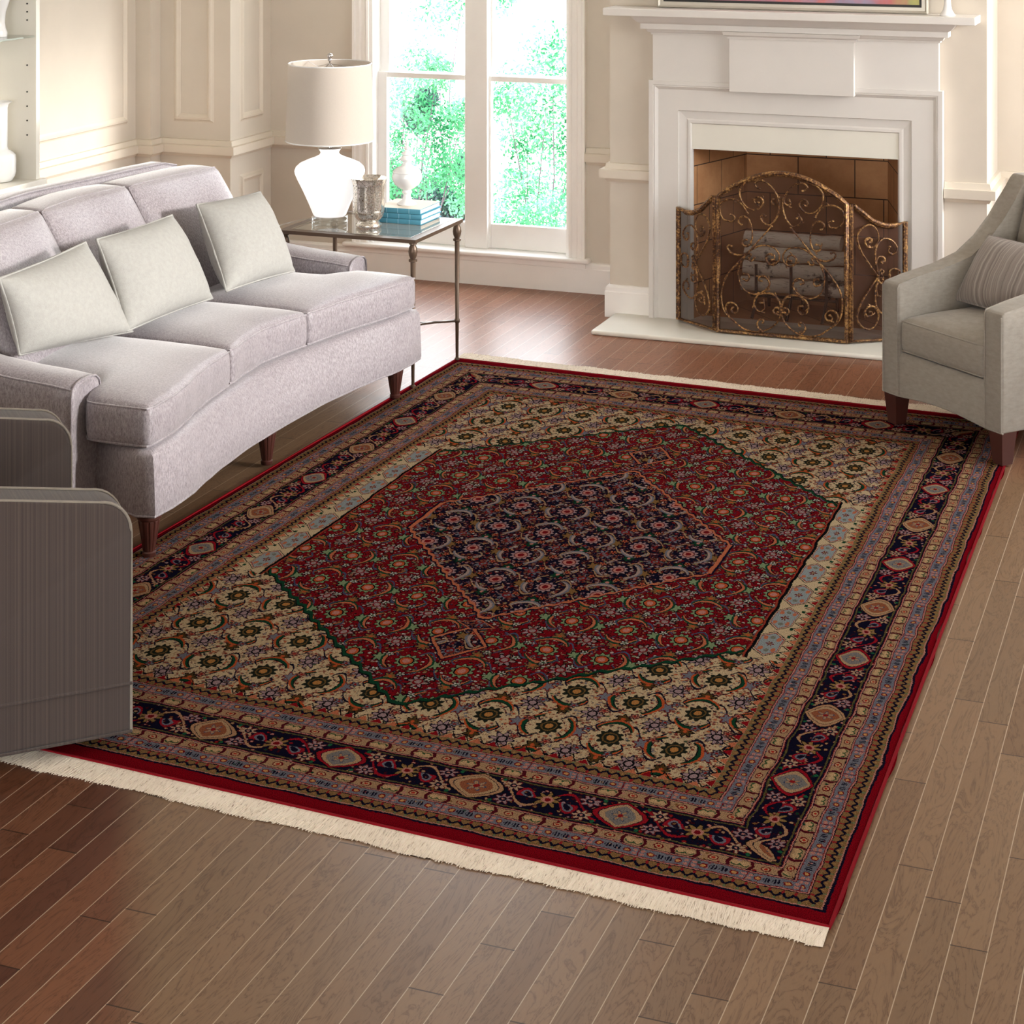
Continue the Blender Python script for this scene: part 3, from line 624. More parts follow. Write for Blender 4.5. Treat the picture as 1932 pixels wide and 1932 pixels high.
lower=[[(s,.688-z) for s,z in c] for c in RS]
for (ox,dx,dy) in ((-1.74,.817,.577),(-2.39,-.817,.577)):
    sc=[[(s*.96,z) for s,z in c] for c in RS+lower]
    panel((ox,9.182),(dx,dy),side,0,sc if dx>0 else sc,'side_frame')
# painting and candlestick on the mantel shelf
pt=thing('framed_painting','abstract pastel painting in a silver frame leaning on the mantel shelf','painting',(-2.1,9.36,1.612))
YP=9.35
b=MB(); b.sweep([(-2.745,1.613),(-1.385,1.613),(-1.385,2.55),(-2.745,2.55)],[(0,0),(0,.030),(.006,.034),(.014,.028),(.030,.028),(.030,0)],closed=True,side=-1); b.map(lambda p:(p.x,YP+.03-p.z,p.y)); obj('frame',b,M['frame_m'],pt)
b=MB(); b.sweep([(-2.715,1.643),(-1.415,1.643),(-1.415,2.52),(-2.715,2.52)],[(0,0),(0,.02),(.012,.02),(.012,0)],closed=True,side=-1); b.map(lambda p:(p.x,YP+.03-p.z,p.y)); obj('inner_liner',b,M['black'],pt)
b=MB(); b.box(-2.704,-1.426,YP+.012,YP+.03,1.654,2.51); obj('canvas',b,M['canvas'],pt)
b=MB(); b.lathe([(.036,0),(.038,.004),(.033,.010),(.022,.028),(.017,.05),(.015,.09),(.02,.14),(.026,.17),(.02,.19),(.024,.25),(.02,.251)],(-1.286,9.31,1.6112),24); tag(obj('candlestick',b,M['ceramic'],smooth=50),'white ceramic candlestick at the right end of the mantel shelf','candlestick')
# ------------------------------------------------------------------ bookcase and vases
bc=thing('bookcase','white built-in bookcase unit at the left edge beside the wall panels','bookcase',(-5.6,7.2,0))
b=MB(); b.box(-5.797,-5.45,7.863,7.893,.806,3.1); b.box(-5.797,-5.45,6.0,6.03,.806,3.1); b.box(-5.79,-5.775,6.03,7.863,.806,3.1); obj('case',b,M['white_wood'],bc)
b=MB(); b.box(-5.795,-5.425,5.97,7.92,.757,.806,.004); b.box(-5.795,-5.39,5.93,7.965,.70,.757,.004); obj('counter',b,M['white_wood'],bc)
b=MB(); b.box(-5.795,-5.45,6.0,7.88,0,.70,.003); obj('base_cabinet',b,M['white_wood'],bc)
b=MB(); b.box(-5.77,-5.455,6.035,7.858,1.498,1.506); obj('glass_shelf',b,M['tglass'],bc)
for z in (1.02,1.09,1.16,1.23,1.36,1.58,1.62,1.66,1.69):
    b=MB(); b.lathe([(.004,0),(.004,.004)],(0,0,0),8); b.map(lambda p:(-5.50+p.x,7.863-p.z,z+p.y)); obj('shelf_pin_hole',b,M['black'],bc)
b=MB(); b.lathe([(.045,0),(.062,.006),(.076,.03),(.08,.05),(.08,.11),(.077,.13),(.062,.145),(.045,.155),(.04,.17),(.04,.355),(.046,.375),(.062,.385),(.057,.387),(.036,.372)],(-5.575,7.74,.8065),36); tag(obj('bottle_vase',b,M['ceramic'],smooth=50),'white long-necked vase with round body on the bookcase counter','vase')
b=MB(); b.lathe([(.05,0),(.052,.02),(.044,.04),(.04,.07),(.045,.12),(.07,.2),(.085,.26),(.08,.30),(.074,.30)],(-5.59,7.74,1.5065),36); tag(obj('tall_vase',b,M['ceramic'],smooth=50),'white flared vase on the glass bookcase shelf','vase')
# ------------------------------------------------------------------ rug
rug=thing('area_rug','large red, navy and cream oriental rug with central medallion on the floor','rug',(-2.14,6.2,0))
NR,NL,FL_,FR_=Vector((-.822,4.125,0)),Vector((-3.515,4.262,0)),Vector((-3.425,8.325,0)),Vector((-.83,8.185,0))
nu,nv=90,140; b=MB(); uv=[]
TH=.009
def rp(a,c,z=0): return (NL.lerp(NR,a)).lerp(FL_.lerp(FR_,a),c)+Vector((0,0,z))
for j in range(nv+1):
    for i in range(nu+1):
        a,c=i/nu,j/nv
        ed=min(a,1-a,c,1-c)
        p=rp(a,c,TH+.0012*math.sin(a*9+c*5)+.001*math.sin(c*23+a*4)-(.003 if ed<.001 else 0))
        if i==nu: p.x+=.006*math.sin(c*40)+.004*math.sin(c*71)
        b.v.append(tuple(p)); uv.append((a*RW,c*RL))
for j in range(nv):
    for i in range(nu): k=j*(nu+1)+i; b.f.append((k,k+1,k+nu+2,k+nu+1))
b.uv=uv; pile=obj('pile',b,M['rug'],rug,smooth=179)
b=MB(); ring=[rp(i/nu,0) for i in range(nu+1)]+[rp(1,j/nv) for j in range(1,nv+1)]+[rp(i/nu,1) for i in range(nu-1,-1,-1)]+[rp(0,j/nv) for j in range(nv-1,0,-1)]
b.tube([(p.x,p.y,.0055) for p in ring],.0052,6,closed=True); obj('edge_binding',b,M['redpile'],rug,smooth=60)
def fringe(end):
    b=MB(); rnd=random.Random(3+end)
    N=1500
    e=0 if end==0 else 1; d=-1 if end==0 else 1
    o0=rp(-.002,e); o1=rp(1.0,e)
    L0=.078 if end==0 else .125
    prof=lambda a:L0*(1+.04*math.sin(a*31)+.03*math.sin(a*83)+.02*math.sin(a*211))*((1.18-.18*a) if end==0 else 1)
    m=300; vs=[]
    for i in range(m+1):
        a=i/m; p=o0.lerp(o1,a); q=prof(a)*(.93+.05*rnd.random())
        vs+=[(p.x,p.y,.007),(p.x,p.y+d*.02,.006),(p.x,p.y+d*q*.6,.0045),(p.x,p.y+d*q,.0016)]
    b.add(vs,[(i*4+k,(i+1)*4+k,(i+1)*4+k+1,i*4+k+1) for i in range(m) for k in (0,1,2)])
    for i in range(N):
        a=i/N; p=o0.lerp(o1,a); lean=-.010+.012*math.sin(a*23)+.006*math.sin(a*57)
        ln_=prof(a)*rnd.uniform(.9,1.04)
        dx=lean+rnd.uniform(-.004,.004); z0=.0052+rnd.uniform(0,.0014)
        pts=[(p.x,p.y+d*.015,z0+.001),(p.x+dx*.5,p.y+d*ln_*.6,.0042+rnd.uniform(0,.0012)),(p.x+dx,p.y+d*ln_,.002)]
        b.tube(pts,[.0012,.0014,.0009],4)
    o=obj('fringe',b,M['fringe'],rug); o['kind']='stuff'; o['label']='cream cotton fringe'
fringe(0); fringe(1)
# ------------------------------------------------------------------ upholstery tools
def lines(h,r,n):
    r=min(r,h*.98); out=[-h,-h+r*.3,-h+r*.65,-h+r]
    for i in range(1,n): out.append(-h+r+(2*h-2*r)*i/n)
    return out+[h-r,h-r*.65,h-r*.3,h]
def softbox(hx,hy,hz,r,n=(10,10,3),crown=0,puff=0,fn=None):
    """rounded, crowned cushion block; fn maps the local point to its place"""
    G=[lines(hx,r,n[0]),lines(hy,r,n[1]),lines(hz,r,n[2])]; H=(hx,hy,hz); idx={};b=MB()
    def pt(i,j,k):
        key=(i,j,k)
        if key in idx: return idx[key]
        q=Vector((G[0][i],G[1][j],G[2][k])); rr=[min(r,h*.98) for h in H]
        inn=Vector([max(-(H[a]-rr[a]),min(H[a]-rr[a],q[a])) for a in range(3)]); d=q-inn
        if d.length>1e-9: q=inn+d.normalized()*min(rr)
        x,y=q.x/hx,q.y/hy
        f=max(0,1-x**4)*max(0,1-y**4)
        q.z+=(crown if q.z>0 else -crown*.15)*f*abs(q.z)/hz
        g=max(0,1-(q.z/hz)**2)*puff
        q.x+=g*x*max(0,1-y**4)*abs(x)**3; q.y+=g*y*max(0,1-x**4)*abs(y)**3
        idx[key]=len(b.v); b.v.append(tuple(fn(q) if fn else q)); return idx[key]
    nx,ny,nz=[len(g)-1 for g in G]
    for i in range(nx):
        for j in range(ny):
            b.f.append((pt(i,j,nz),pt(i+1,j,nz),pt(i+1,j+1,nz),pt(i,j+1,nz))); b.f.append((pt(i,j,0),pt(i,j+1,0),pt(i+1,j+1,0),pt(i+1,j,0)))
    for i in range(nx):
        for k in range(nz):
            b.f.append((pt(i,0,k),pt(i+1,0,k),pt(i+1,0,k+1),pt(i,0,k+1))); b.f.append((pt(i,ny,k),pt(i,ny,k+1),pt(i+1,ny,k+1),pt(i+1,ny,k)))
    for j in range(ny):
        for k in range(nz):
            b.f.append((pt(0,j,k),pt(0,j,k+1),pt(0,j+1,k+1),pt(0,j+1,k))); b.f.append((pt(nx,j,k),pt(nx,j+1,k),pt(nx,j+1,k+1),pt(nx,j,k+1)))
    return b
def welt(hx,hy,z,r,R=.004,fn=None,n=12,out=0.0):
    pts=[]
    def seg(a,c,m):
        for i in range(m): pts.append(Vector(a).lerp(Vector(c),i/m))
    x,y=hx-r*.30+out,hy-r*.30+out; q=r*.35
    seg((-x+q,-y,z),(x-q,-y,z),n); seg((x,-y+q,z),(x,y-q,z),n); seg((x-q,y,z),(-x+q,y,z),n); seg((-x,y-q,z),(-x,-y+q,z),n)
    b=MB(); b.tube([fn(p) if fn else p for p in pts],R,6,closed=True); return b
def pillow(corners,T,nrm_sign=1,n=16,pinch=.05,R=.004,bulge=0):
    """knife-edge pillow over 4 world corners BL,BR,TR,TL"""
    BL,BR,TR,TL=[Vector(c) for c in corners]; b=MB(); N=((BR-BL).cross(TL-BL)).normalized()*nrm_sign
    def P(x,y,s):
        xx=x*(1-pinch*(1-y*y)); yy=y*(1-pinch*(1-x*x))
        p=BL.lerp(BR,(xx+1)/2).lerp(TL.lerp(TR,(xx+1)/2),(yy+1)/2)
        h=(max(0,1-abs(x)**2.6)*max(0,1-abs(y)**2.6))**.55
        w=.004*math.sin(x*9+y*4)*math.sin(y*7-x*3)*h
        return p+N*(s*(T/2*h)+w)+Vector((0,0,-bulge*(1-yy)/2*h))
    gs=[math.sin(PI/2*(-1+2*i/n)) for i in range(n+1)]
    for s in (1,-1):
        o=len(b.v)
        for y in gs:
            for x in gs: b.v.append(tuple(P(x,y,s)))
        for j in range(n):
            for i in range(n):
                k=o+j*(n+1)+i; b.f.append((k,k+1,k+n+2,k+n+1))
    bm=bmesh.new(); vs=[bm.verts.new(v) for v in b.v]
    for f in b.f: bm.faces.new([vs[i] for i in f])
    bmesh.ops.remove_doubles(bm,verts=bm.verts[:],dist=.0005); b=MB(); bm.verts.index_update(); b.bm(bm)
    e=[P(x,-1,0) for x in gs]+[P(1,y,0) for y in gs[1:]]+[P(x,1,0) for x in gs[::-1][1:]]+[P(-1,y,0) for y in gs[::-1][1:-1]]
    w=MB(); w.tube(e,R,6,closed=True); return b,w
def interp(tab,t):
    if t<=tab[0][0]: return tab[0][1]
    for (a,x),(c,y) in zip(tab,tab[1:]):
        if t<=c:
            k=(t-a)/(c-a); k=k*k*(3-2*k)*.5+k*.5; return x+(y-x)*k
    return tab[-1][1]
# ------------------------------------------------------------------ sofa
SC=6.62
BB=[(0,-3.437),(.3,-3.432),(.55,-3.408),(.72,-3.383),(.86,-3.356),(1.0,-3.347),(1.12,-3.352)]
CB=[(0,-3.545),(.14,-3.532),(.34,-3.50),(.50,-3.480),(.66,-3.450),(.80,-3.412),(.93,-3.385),(1.12,-3.372)]
KB=[(0,-.11),(.6,-.05),(1.12,.02)]
sofa=thing('sofa','silver lilac velvet three-cushion sofa with curved front and turned-out legs','sofa',(-3.9,SC,0))
def sofa_base():
    b=MB(); front=[]
    N=40
    def ring(z,tab_mix,ins):
        P=[]
        for i in range(N+1):
            y=-1.11+2.22*i/N; a=interp(BB,abs(y)); c=interp(CB,abs(y))+.012
            x=a+(c-a)*tab_mix-ins
            P.append((x,SC+y*(1-ins*.4)))
        P.append((-3.42,SC+1.125-ins)); P.append((-3.55,SC+1.06-ins)); P.append((-3.70,SC+.98-ins))
        P+=[(-4.50,SC+1.0-ins),(-4.62,SC+.5),(-4.66,SC),(-4.62,SC-.5),(-4.50,SC-1.0+ins)]
        P.append((-3.70,SC-.98+ins)); P.append((-3.55,SC-1.06+ins)); P.append((-3.42,SC-1.125+ins))
        return [(x,y,z) for x,y in P]
    R=[ring(.152,0,.03),ring(.156,0,.004),ring(.165,0,0),ring(.24,.25,0),ring(.31,.55,0),ring(.355,.8,.002),ring(.372,.9,.015),ring(.376,1,.05)]
    n=len(R[0])
    for r in R: b.v+=r
    for k in range(len(R)-1):
        for i in range(n): b.f.append((k*n+i,k*n+(i+1)%n,(k+1)*n+(i+1)%n,(k+1)*n+i))
    b.f.append(tuple(range(n))[::-1]); b.f.append(tuple(range((len(R)-1)*n,len(R)*n)))
    w=MB(); w.tube(R[1],.004,6,closed=True)
    return b,w
b,wl=sofa_base(); o=obj('base',b,M['velvet'],sofa,smooth=50); obj('piping',wl,M['velvet'],o,smooth=60)
def seat_fn(side):
    # local x -> along Y, y -> front/back, z -> height
    def fn(q):
        a=(q.x/.5+1)/2; f=(q.y/.5+1)/2    # f: 0 back, 1 front
        if side==0: y0,y1=-.315,.315
        else:
            out=1.005*side+ (0)
            wing=1/(1+math.exp(-(f-.66)*60)); o=(.955+.155*wing)
            y0,y1=(.32,o) if side>0 else (-o,-.32)
        y=y0+(y1-y0)*a
        xf=interp(CB,abs(y)); xb=-4.22
        return Vector((xb+(xf-xb)*f, SC+y, .4475+q.z))
    return fn
for sd in (-1,0,1):
    fn=seat_fn(sd)
    b=softbox(.5,.5,.0725,.035,(14,22,3),crown=.035,puff=.008,fn=fn); o=obj('seat_cushion',b,M['velvet'],sofa,smooth=179)
    for zz,nm in ((.062,0),(-.062,1)):
        obj('piping',welt(.5,.5,zz,.035,.0038,fn,28,out=.004),M['velvet'],o,smooth=60)
def back_fn(sd):
    def fn(q):
        a=(q.x/.5+1)/2; h=(q.y/.5+1)/2
        w0,w1=(-.31,.31) if sd==0 else ((.315,.935) if sd>0 else (-.935,-.315))
        y=w0+(w1-w0)*a; cv=interp(KB,abs(y))
        top=.985-.006*abs(y)
        z=.50+(top-.50)*h
        x=-4.06+(-4.35+4.06)*h+cv
        return Vector((x+q.z,SC+y*(1+.0*h),z))
    return fn
for sd in (-1,0,1):
    fn=back_fn(sd)
    b=softbox(.5,.5,.085,.04,(12,12,3),crown=.045,puff=.02,fn=fn); o=obj('back_cushion',b,M['velvet'],sofa,smooth=179)
    obj('piping',welt(.5,.5,.070,.04,.0038,fn,22,out=.004),M['velvet'],o,smooth=60)
# back frame
b=MB(); N=24; rings=[]
for i in range(N+1):
    y=-1.0+2.0*i/N; cv=interp(KB,abs(y)); t=1 if abs(y)<.9 else 1-((abs(y)-.9)/.1)*.10
    zt=.985*(1 if abs(y)<.93 else 1-.02*(abs(y)-.93)/.07)
    rings.append([(-4.36+cv,SC+y,.16),(-4.52+cv,SC+y,zt-.025),(-4.53+cv,SC+y,zt-.008),(-4.555+cv,SC+y,zt),(-4.60+cv,SC+y,zt),(-4.625+cv,SC+y,zt-.01),(-4.63+cv,SC+y,zt-.03),(-4.56+cv,SC+y,.16)])
for r in rings: b.v+=r
n=8
for k in range(N):
    for i in range(n): b.f.append((k*n+i,k*n+(i+1)%n,(k+1)*n+(i+1)%n,(k+1)*n+i))
b.f.append(tuple(range(n))[::-1]); b.f.append(tuple(range(N*n,(N+1)*n)))
o=obj('back_frame',b,M['velvet'],sofa,smooth=50)
w=MB(); w.tube([(r[2][0],r[2][1],r[2][2]+.004) for r in rings],.004,6); obj('piping',w,M['velvet'],o,smooth=60)
# arms
for sd in (-1,1):
    b=MB(); rings=[]
    prof=[(-3.655,.585),(-3.72,.592),(-3.85,.600),(-4.0,.615),(-4.15,.645),(-4.28,.70),(-4.40,.78)]
    def sec(x,zt,sc):
        w=.092*sc; yc=SC+sd*1.075; out=[]
        for (a,h) in ((-1,.155),(-1,.30),(-1,zt-.045),(-.93,zt-.02),(-.7,zt-.004),(-.3,zt+.004),(.3,zt+.004),(.7,zt-.004),(.93,zt-.02),(1,zt-.045),(1,.30),(1,.155)):
            out.append((x,yc+a*w,h))
        return out
    rings.append(sec(-3.648,.555,.55)); rings.append(sec(-3.640,.572,.80)); rings.append(sec(-3.648,.582,.96))
    for x,z in prof: rings.append(sec(x-.01,z,1.0))
    rings.append(sec(-4.55,.80,1.0))
    n=len(rings[0])
    for r in rings: b.v+=r
    for k in range(len(rings)-1):
        for i in range(n): b.f.append((k*n+i,k*n+(i+1)%n,(k+1)*n+(i+1)%n,(k+1)*n+i))
    b.f.append(tuple(range(n))[::-1]); b.f.append(tuple(range((len(rings)-1)*n,len(rings)*n)))
    o=obj('arm',b,M['velvet'],sofa,smooth=55)
    w=MB()
    for k in (3,8): w.tube([(r[k][0],r[k][1],r[k][2]) for r in rings[2:-1]],.0038,6)
    w.tube([(p[0]+.004,p[1],p[2]) for p in rings[2][1:-1]],.0038,6)
    obj('piping',w,M['velvet'],o,smooth=60)
# fluted legs
def fluted(x,y,z0=.010,h=.15):
    b=MB(); n=48; P=[(.021,0),(.023,.004),(.023,.014),(.019,.018),(.021,.022),(.037,h-.028),(.036,h-.024),(.041,h-.018),(.041,h)]
    vs=[];fs=[]
    for k,(r,z) in enumerate(P):
        for i in range(n):
            a=2*PI*i/n; fl=(1-.10*max(0,math.cos(a*12)) ) if 4<=k<=5 else 1
            vs.append((x+r*fl*math.cos(a),y+r*fl*math.sin(a),z0+z))
    for k in range(len(P)-1):
        for i in range(n): fs.append((k*n+i,k*n+(i+1)%n,(k+1)*n+(i+1)%n,(k+1)*n+i))
    fs.append(tuple(range(n))[::-1]); fs.append(tuple(range((len(P)-1)*n,len(P)*n))); b.add(vs,fs); return b
for (x,y,z0) in ((-3.40,5.55,.010),(-3.50,6.57,.010),(-3.42,7.60,.010),(-4.50,5.65,0),(-4.50,7.60,0)): obj('leg',fluted(x,y,z0,.155-z0+.002),M['leg'],sofa,smooth=35)
# throw pillows on the sofa
PW=[([(-3.965,5.62,.615),(-3.87,6.20,.575),(-4.05,6.16,.905),(-4.02,5.58,.885)],'cream woven throw pillow on the sofa beside the near arm','p'),
    ([(-3.87,6.16,.585),(-3.87,6.80,.575),(-4.04,6.77,.905),(-4.04,6.22,.905)],'cream woven throw pillow on the middle seat of the sofa','p'),
    ([(-3.845,6.87,.59),(-3.80,7.385,.575),(-3.985,7.42,.90),(-4.07,7.02,.905)],'cream woven throw pillow on the sofa nearest the table lamp','p')]
for cs_,lb,_ in PW:
    t=thing('throw_pillow',lb,'pillow',(cs_[0][0],(cs_[0][1]+cs_[1][1])/2,.57),0,'cream throw pillows on the sofa')
    b,w=pillow(cs_,.20,1,bulge=.02,pinch=.035,R=.005); obj('cover',b,M['linen_p'],t,smooth=179); obj('piping',w,M['linen_p'],t,smooth=60)
# ------------------------------------------------------------------ right armchair (local frame, turned to the room)
ac=thing('armchair','pale grey linen armchair with sloping arms beside the fireplace','armchair',(-1.37,7.99,0),math.atan2(-.652,.759))
Wc=.708
side_prof=[(0,.137),(0,.590),(.012,.601),(.10,.617),(.27,.644),(.40,.672),(.50,.735),(.58,.81),(.65,.905),(.70,.975),(.72,.992),(.80,.99),(.86,.95),(.80,.137)]
def arm_chair(x0,x1,prof,bev=.010):
    bm=bmesh.new(); a=[bm.verts.new((x0,y,z)) for y,z in prof]; c=[bm.verts.new((x1,y,z)) for y,z in prof]; n=len(prof)
    bm.faces.new(a); bm.faces.new(c[::-1])
    for i in range(n): bm.faces.new((a[i],c[i],c[(i+1)%n],a[(i+1)%n]))
    bmesh.ops.bevel(bm,geom=bm.edges[:],offset=bev,segments=3,profile=.5,affect='EDGES',clamp_overlap=True)
    b=MB(); return b.bm(bm)
for x0,x1 in ((0,.10),(Wc-.10,Wc)):
    o=obj('arm',arm_chair(x0,x1,side_prof),M['grey'],ac,smooth=50,local=True)
    w=MB(); xi=x1-.004 if x0==0 else x0+.004; xo=x0+.004 if x0==0 else x1-.004
    w.tube([(xi,-.001,.14),(xi,-.001,.585),(xi,.006,.600)]+[(xi,y,z+.002) for y,z in side_prof[3:8]],.0035,6); w.tube([(xo,-.001,.14),(xo,-.001,.585)],.0035,6)
    obj('piping',w,M['grey'],o,smooth=60,local=True)
bm=MB(); N=16; vs=[]
for i in range(N+1):
    a=i/N; x=.10+a*(Wc-.20); ar=.018*math.sin(PI*a)
    vs+=[(x,.006,.139+ar),(x,.006,.30),(x,.02,.318),(x,.70,.318),(x,.70,.139)]
bm.add(vs,[(i*5+k,i*5+(k+1)%5,(i+1)*5+(k+1)%5,(i+1)*5+k) for i in range(N) for k in range(5)]); obj('seat_base',bm,M['grey'],ac,smooth=40,local=True)
w=MB(); w.tube([(.0+a/N*Wc,.004,.139+(.018*math.sin(PI*(max(0,min(1,(a/N*Wc-.1)/(Wc-.2)))))))for a in range(N+1)],.004,6); obj('piping',w,M['grey'],ac,smooth=60,local=True)
fn=lambda q:Vector((Wc/2+q.x,.325+q.y,.392+q.z))
b=softbox(.25,.325,.070,.03,(10,12,3),crown=.03,puff=.006,fn=fn); o=obj('seat_cushion',b,M['grey'],ac,smooth=179,local=True)
for zz in (.060,-.060): obj('piping',welt(.25,.325,zz,.03,.0036,fn,16,out=.004),M['grey'],o,smooth=60,local=True)
fn=lambda q:Vector((Wc/2+q.x,.62+(q.y+.28)*.28+q.z*.98,.715+q.y))
b=softbox(.256,.275,.07,.04,(10,10,3),crown=.0,fn=lambda q:fn(Vector((q.x,q.y,-q.z-.02*max(0,1-(q.x/.256)**2)*max(0,1-(q.y/.275)**2)*(1 if q.z>0 else 0))))); obj('backrest',b,M['grey'],ac,smooth=179,local=True)
for (x,y) in ((.004,.004),(Wc-.080,.004),(.004,.72),(Wc-.080,.72)):
    b=MB(); t=.076; s_=.012
    b.add([(x+s_,y+s_,.010 if y<.1 else 0),(x+t-s_,y+s_,.010 if y<.1 else 0),(x+t-s_,y+t-s_,.010 if y<.1 else 0),(x+s_,y+t-s_,.010 if y<.1 else 0),(x,y,.142),(x+t,y,.142),(x+t,y+t,.142),(x,y+t,.142)],[(0,3,2,1),(4,5,6,7),(0,1,5,4),(1,2,6,5),(2,3,7,6),(3,0,4,7)]); obj('leg',b,M['leg'],ac,local=True)
lp=thing('lumbar_pillow','taupe striped lumbar pillow leaning on the grey armchair back','pillow',(-1.37,7.99,.49),math.atan2(-.652,.759))
b,w=pillow([(.09,.31,.015),(.60,.33,.0),(.60,.50,.27),(.10,.49,.27)],.17,1,pinch=.03); obj('cover',b,M['stripe2'],lp,smooth=179,local=True); obj('piping',w,M['stripe2'],lp,smooth=60,local=True)
# ------------------------------------------------------------------ near left armchair, seen from its side
lc=thing('swivel_chair','taupe striped skirted armchair at the left edge, turned to the fireplace','armchair',(-2.70,4.32,0),math.radians(45))
def rnd_panel(y0,y1,ztop,zb=.05):
    P=[(0,zb)]; R=.085; zt=lambda x:ztop+(-x)*.155
    for k in range(9):
        a=PI/2*k/8; P.append((-R+R*math.cos(a),zt(-R)-R+R*math.sin(a)))
    P+=[(-.35,zt(-.35)),(-.62,zt(-.55)),(-.90,zt(-.6)-.02),(-.92,.3),(-.88,zb)]
    bm=bmesh.new(); a=[bm.verts.new((x,y0,z)) for x,z in P]; c=[bm.verts.new((x,y1,z)) for x,z in P]; n=len(P)
    bm.faces.new(a); bm.faces.new(c[::-1])
    for i in range(n): bm.faces.new((a[i],c[i],c[(i+1)%n],a[(i+1)%n]))
    bmesh.ops.bevel(bm,geom=[e for e in bm.edges if len(e.link_faces)==2 and abs(e.verts[0].co.y-e.verts[1].co.y)<1e-6],offset=.012,segments=3,profile=.5,affect='EDGES',clamp_overlap=True)
    b=MB(); b.bm(bm); return b,P
for (y0,y1,zt) in ((0,.125,.645),(.785,.91,.655)):
    b,P=rnd_panel(y0,y1,zt); o=obj('arm',b,M['stripe'],lc,smooth=50,local=True)
    w=MB()
    for yy in (y0+.006,y1-.006): w.tube([(x+.001,yy,z+.001) for x,z in P[:12]],.0042,6)
    obj('piping',w,M['grey'],o,smooth=60,local=True)
    w=MB(); w.tube([(.002,y0-.002,.178),(-.9,y0-.002,.178)],.004,6); w.tube([(.002,y0-.001,.052),(-.9,y0-.001,.052)],.004,6); obj('skirt_seam',w,M['stripe'],o,smooth=60,local=True)
b=MB(); b.box(-.86,-.02,.125,.785,.05,.30,.02); obj('seat_base',b,M['stripe'],lc,smooth=50,local=True)
fn=lambda q:Vector((-.37+q.x,.455+q.y,.36+q.z))
obj('seat_cushion',softbox(.36,.325,.06,.03,crown=.02,fn=fn),M['stripe'],lc,smooth=179,local=True)
b=softbox(.07,.325,.25,.06,fn=lambda q:Vector((-.80+q.x-(q.z+.25)*.2,.455+q.y,.56+q.z))); obj('backrest',b,M['stripe'],lc,smooth=179,local=True)
b=MB(); b.lathe([(.30,0),(.30,.045),(.05,.05)],(-.45,.455,0.010),32); obj('swivel_base',b,M['black'],lc,smooth=40,local=True)
# ------------------------------------------------------------------ end table and what stands on it
et=thing('end_table','bronze metal end table with glass top between sofa and window','table',(-3.735,8.04,0))
x0,x1,y0,y1=-4.075,-3.395,7.765,8.325
b=MB(); b.sweep([(x0,y0),(x1,y0),(x1,y1),(x0,y1)],[(0,.652),(0,.668),(.045,.668),(.045,.664),(.012,.660),(.006,.652)],closed=True,side=-1); obj('top_frame',b,M['iron'],et)
b=MB(); b.box(x0+.04,x1-.04,y0+.04,y1-.04,.6645,.6705,.001); obj('glass_top',b,M['tglass'],et)
lg=[(x0+.022,y0+.022,0),(x1-.022,y0+.022,.0085),(x1-.022,y1-.022,.0085),(x0+.022,y1-.022,0)]
for (x,y,z) in lg:
    b=MB(); b.lathe([(.012,z),(.012,z+.006),(.007,z+.01),(.0085,.18),(.013,.185),(.013,.197),(.009,.202),(.0115,.565),(.019,.568),(.019,.576),(.012,.580),(.018,.595),(.0205,.612),(.018,.630),(.012,.642),(.018,.645),(.017,.654)],(x,y,0),14); obj('leg',b,M['iron'],et,smooth=45)
for i in range(4):
    a=Vector((lg[i][0],lg[i][1],.191)); c=Vector((lg[(i+1)%4][0],lg[(i+1)%4][1],.191)); ce=Vector(((x0+x1)/2,(y0+y1)/2,.191)); mid=(a+c)/2; mid=mid.lerp(ce,.55)
    b=MB(); pts=[]
    for k in range(15):
        t=k/14; p=a.lerp(c,t)+(mid-(a+c)/2)*math.sin(PI*t)**.8 if 0<t<1 else (a if k==0 else c); pts.append(p)
    b.tube(pts,.0065,4); obj('stretcher',b,M['iron'],et)
TZ=.6712
lx,ly=-3.925,7.985
lamp=thing('table_lamp','white drum-shade table lamp with frosted glass body on the glass end table','lamp',(lx,ly,TZ))
b=MB(); b.lathe([(.080,0),(.083,.003),(.083,.012),(.078,.016),(.083,.020),(.083,.032),(.079,.036)],(lx,ly,TZ),40); obj('acrylic_base',b,M['acrylic'],lamp,smooth=40)
b=MB(); b.lathe([(.070,.0365),(.076,.042),(.098,.095),(.125,.155),(.150,.205),(.161,.232),(.163,.245),(.157,.262),(.140,.278),(.105,.294),(.070,.307),(.048,.318),(.042,.328),(.044,.335),(.052,.345)],(lx,ly,TZ),48); obj('body',b,M['frost'],lamp,smooth=60)
b=MB(); b.lathe([(.052,.345),(.055,.349),(.050,.352),(.012,.353),(.012,.40),(.008,.402),(.008,.44)],(lx,ly,TZ),32); obj('neck_collar',b,M['chrome'],lamp,smooth=40)
b=MB()
for s in (1,-1): b.tube(catmull([(lx,ly,TZ+.40),(lx+s*.05,ly,TZ+.46),(lx+s*.062,ly,TZ+.56),(lx+s*.03,ly,TZ+.70),(lx,ly,TZ+.742)],5),.002,6)
b.lathe([(.004,.74),(.004,.752),(.010,.756),(.010,.760),(.006,.764),(.013,.772),(.014,.778),(.010,.786),(.001,.790)],(lx,ly,TZ),16)
for k in range(3):
    a=k*2*PI/3+.5; b.tube([(lx,ly,TZ+.741),(lx+.1*math.cos(a),ly+.1*math.sin(a),TZ+.720),(lx+.187*math.cos(a),ly+.187*math.sin(a),TZ+.735)],.0016,5)
obj('harp',b,M['chrome'],lamp,smooth=60)
b=MB(); n=64; vs=[];fs=[]
pr=[(.190,.742),(.193,.742),(.205,.384),(.2025,.384)]
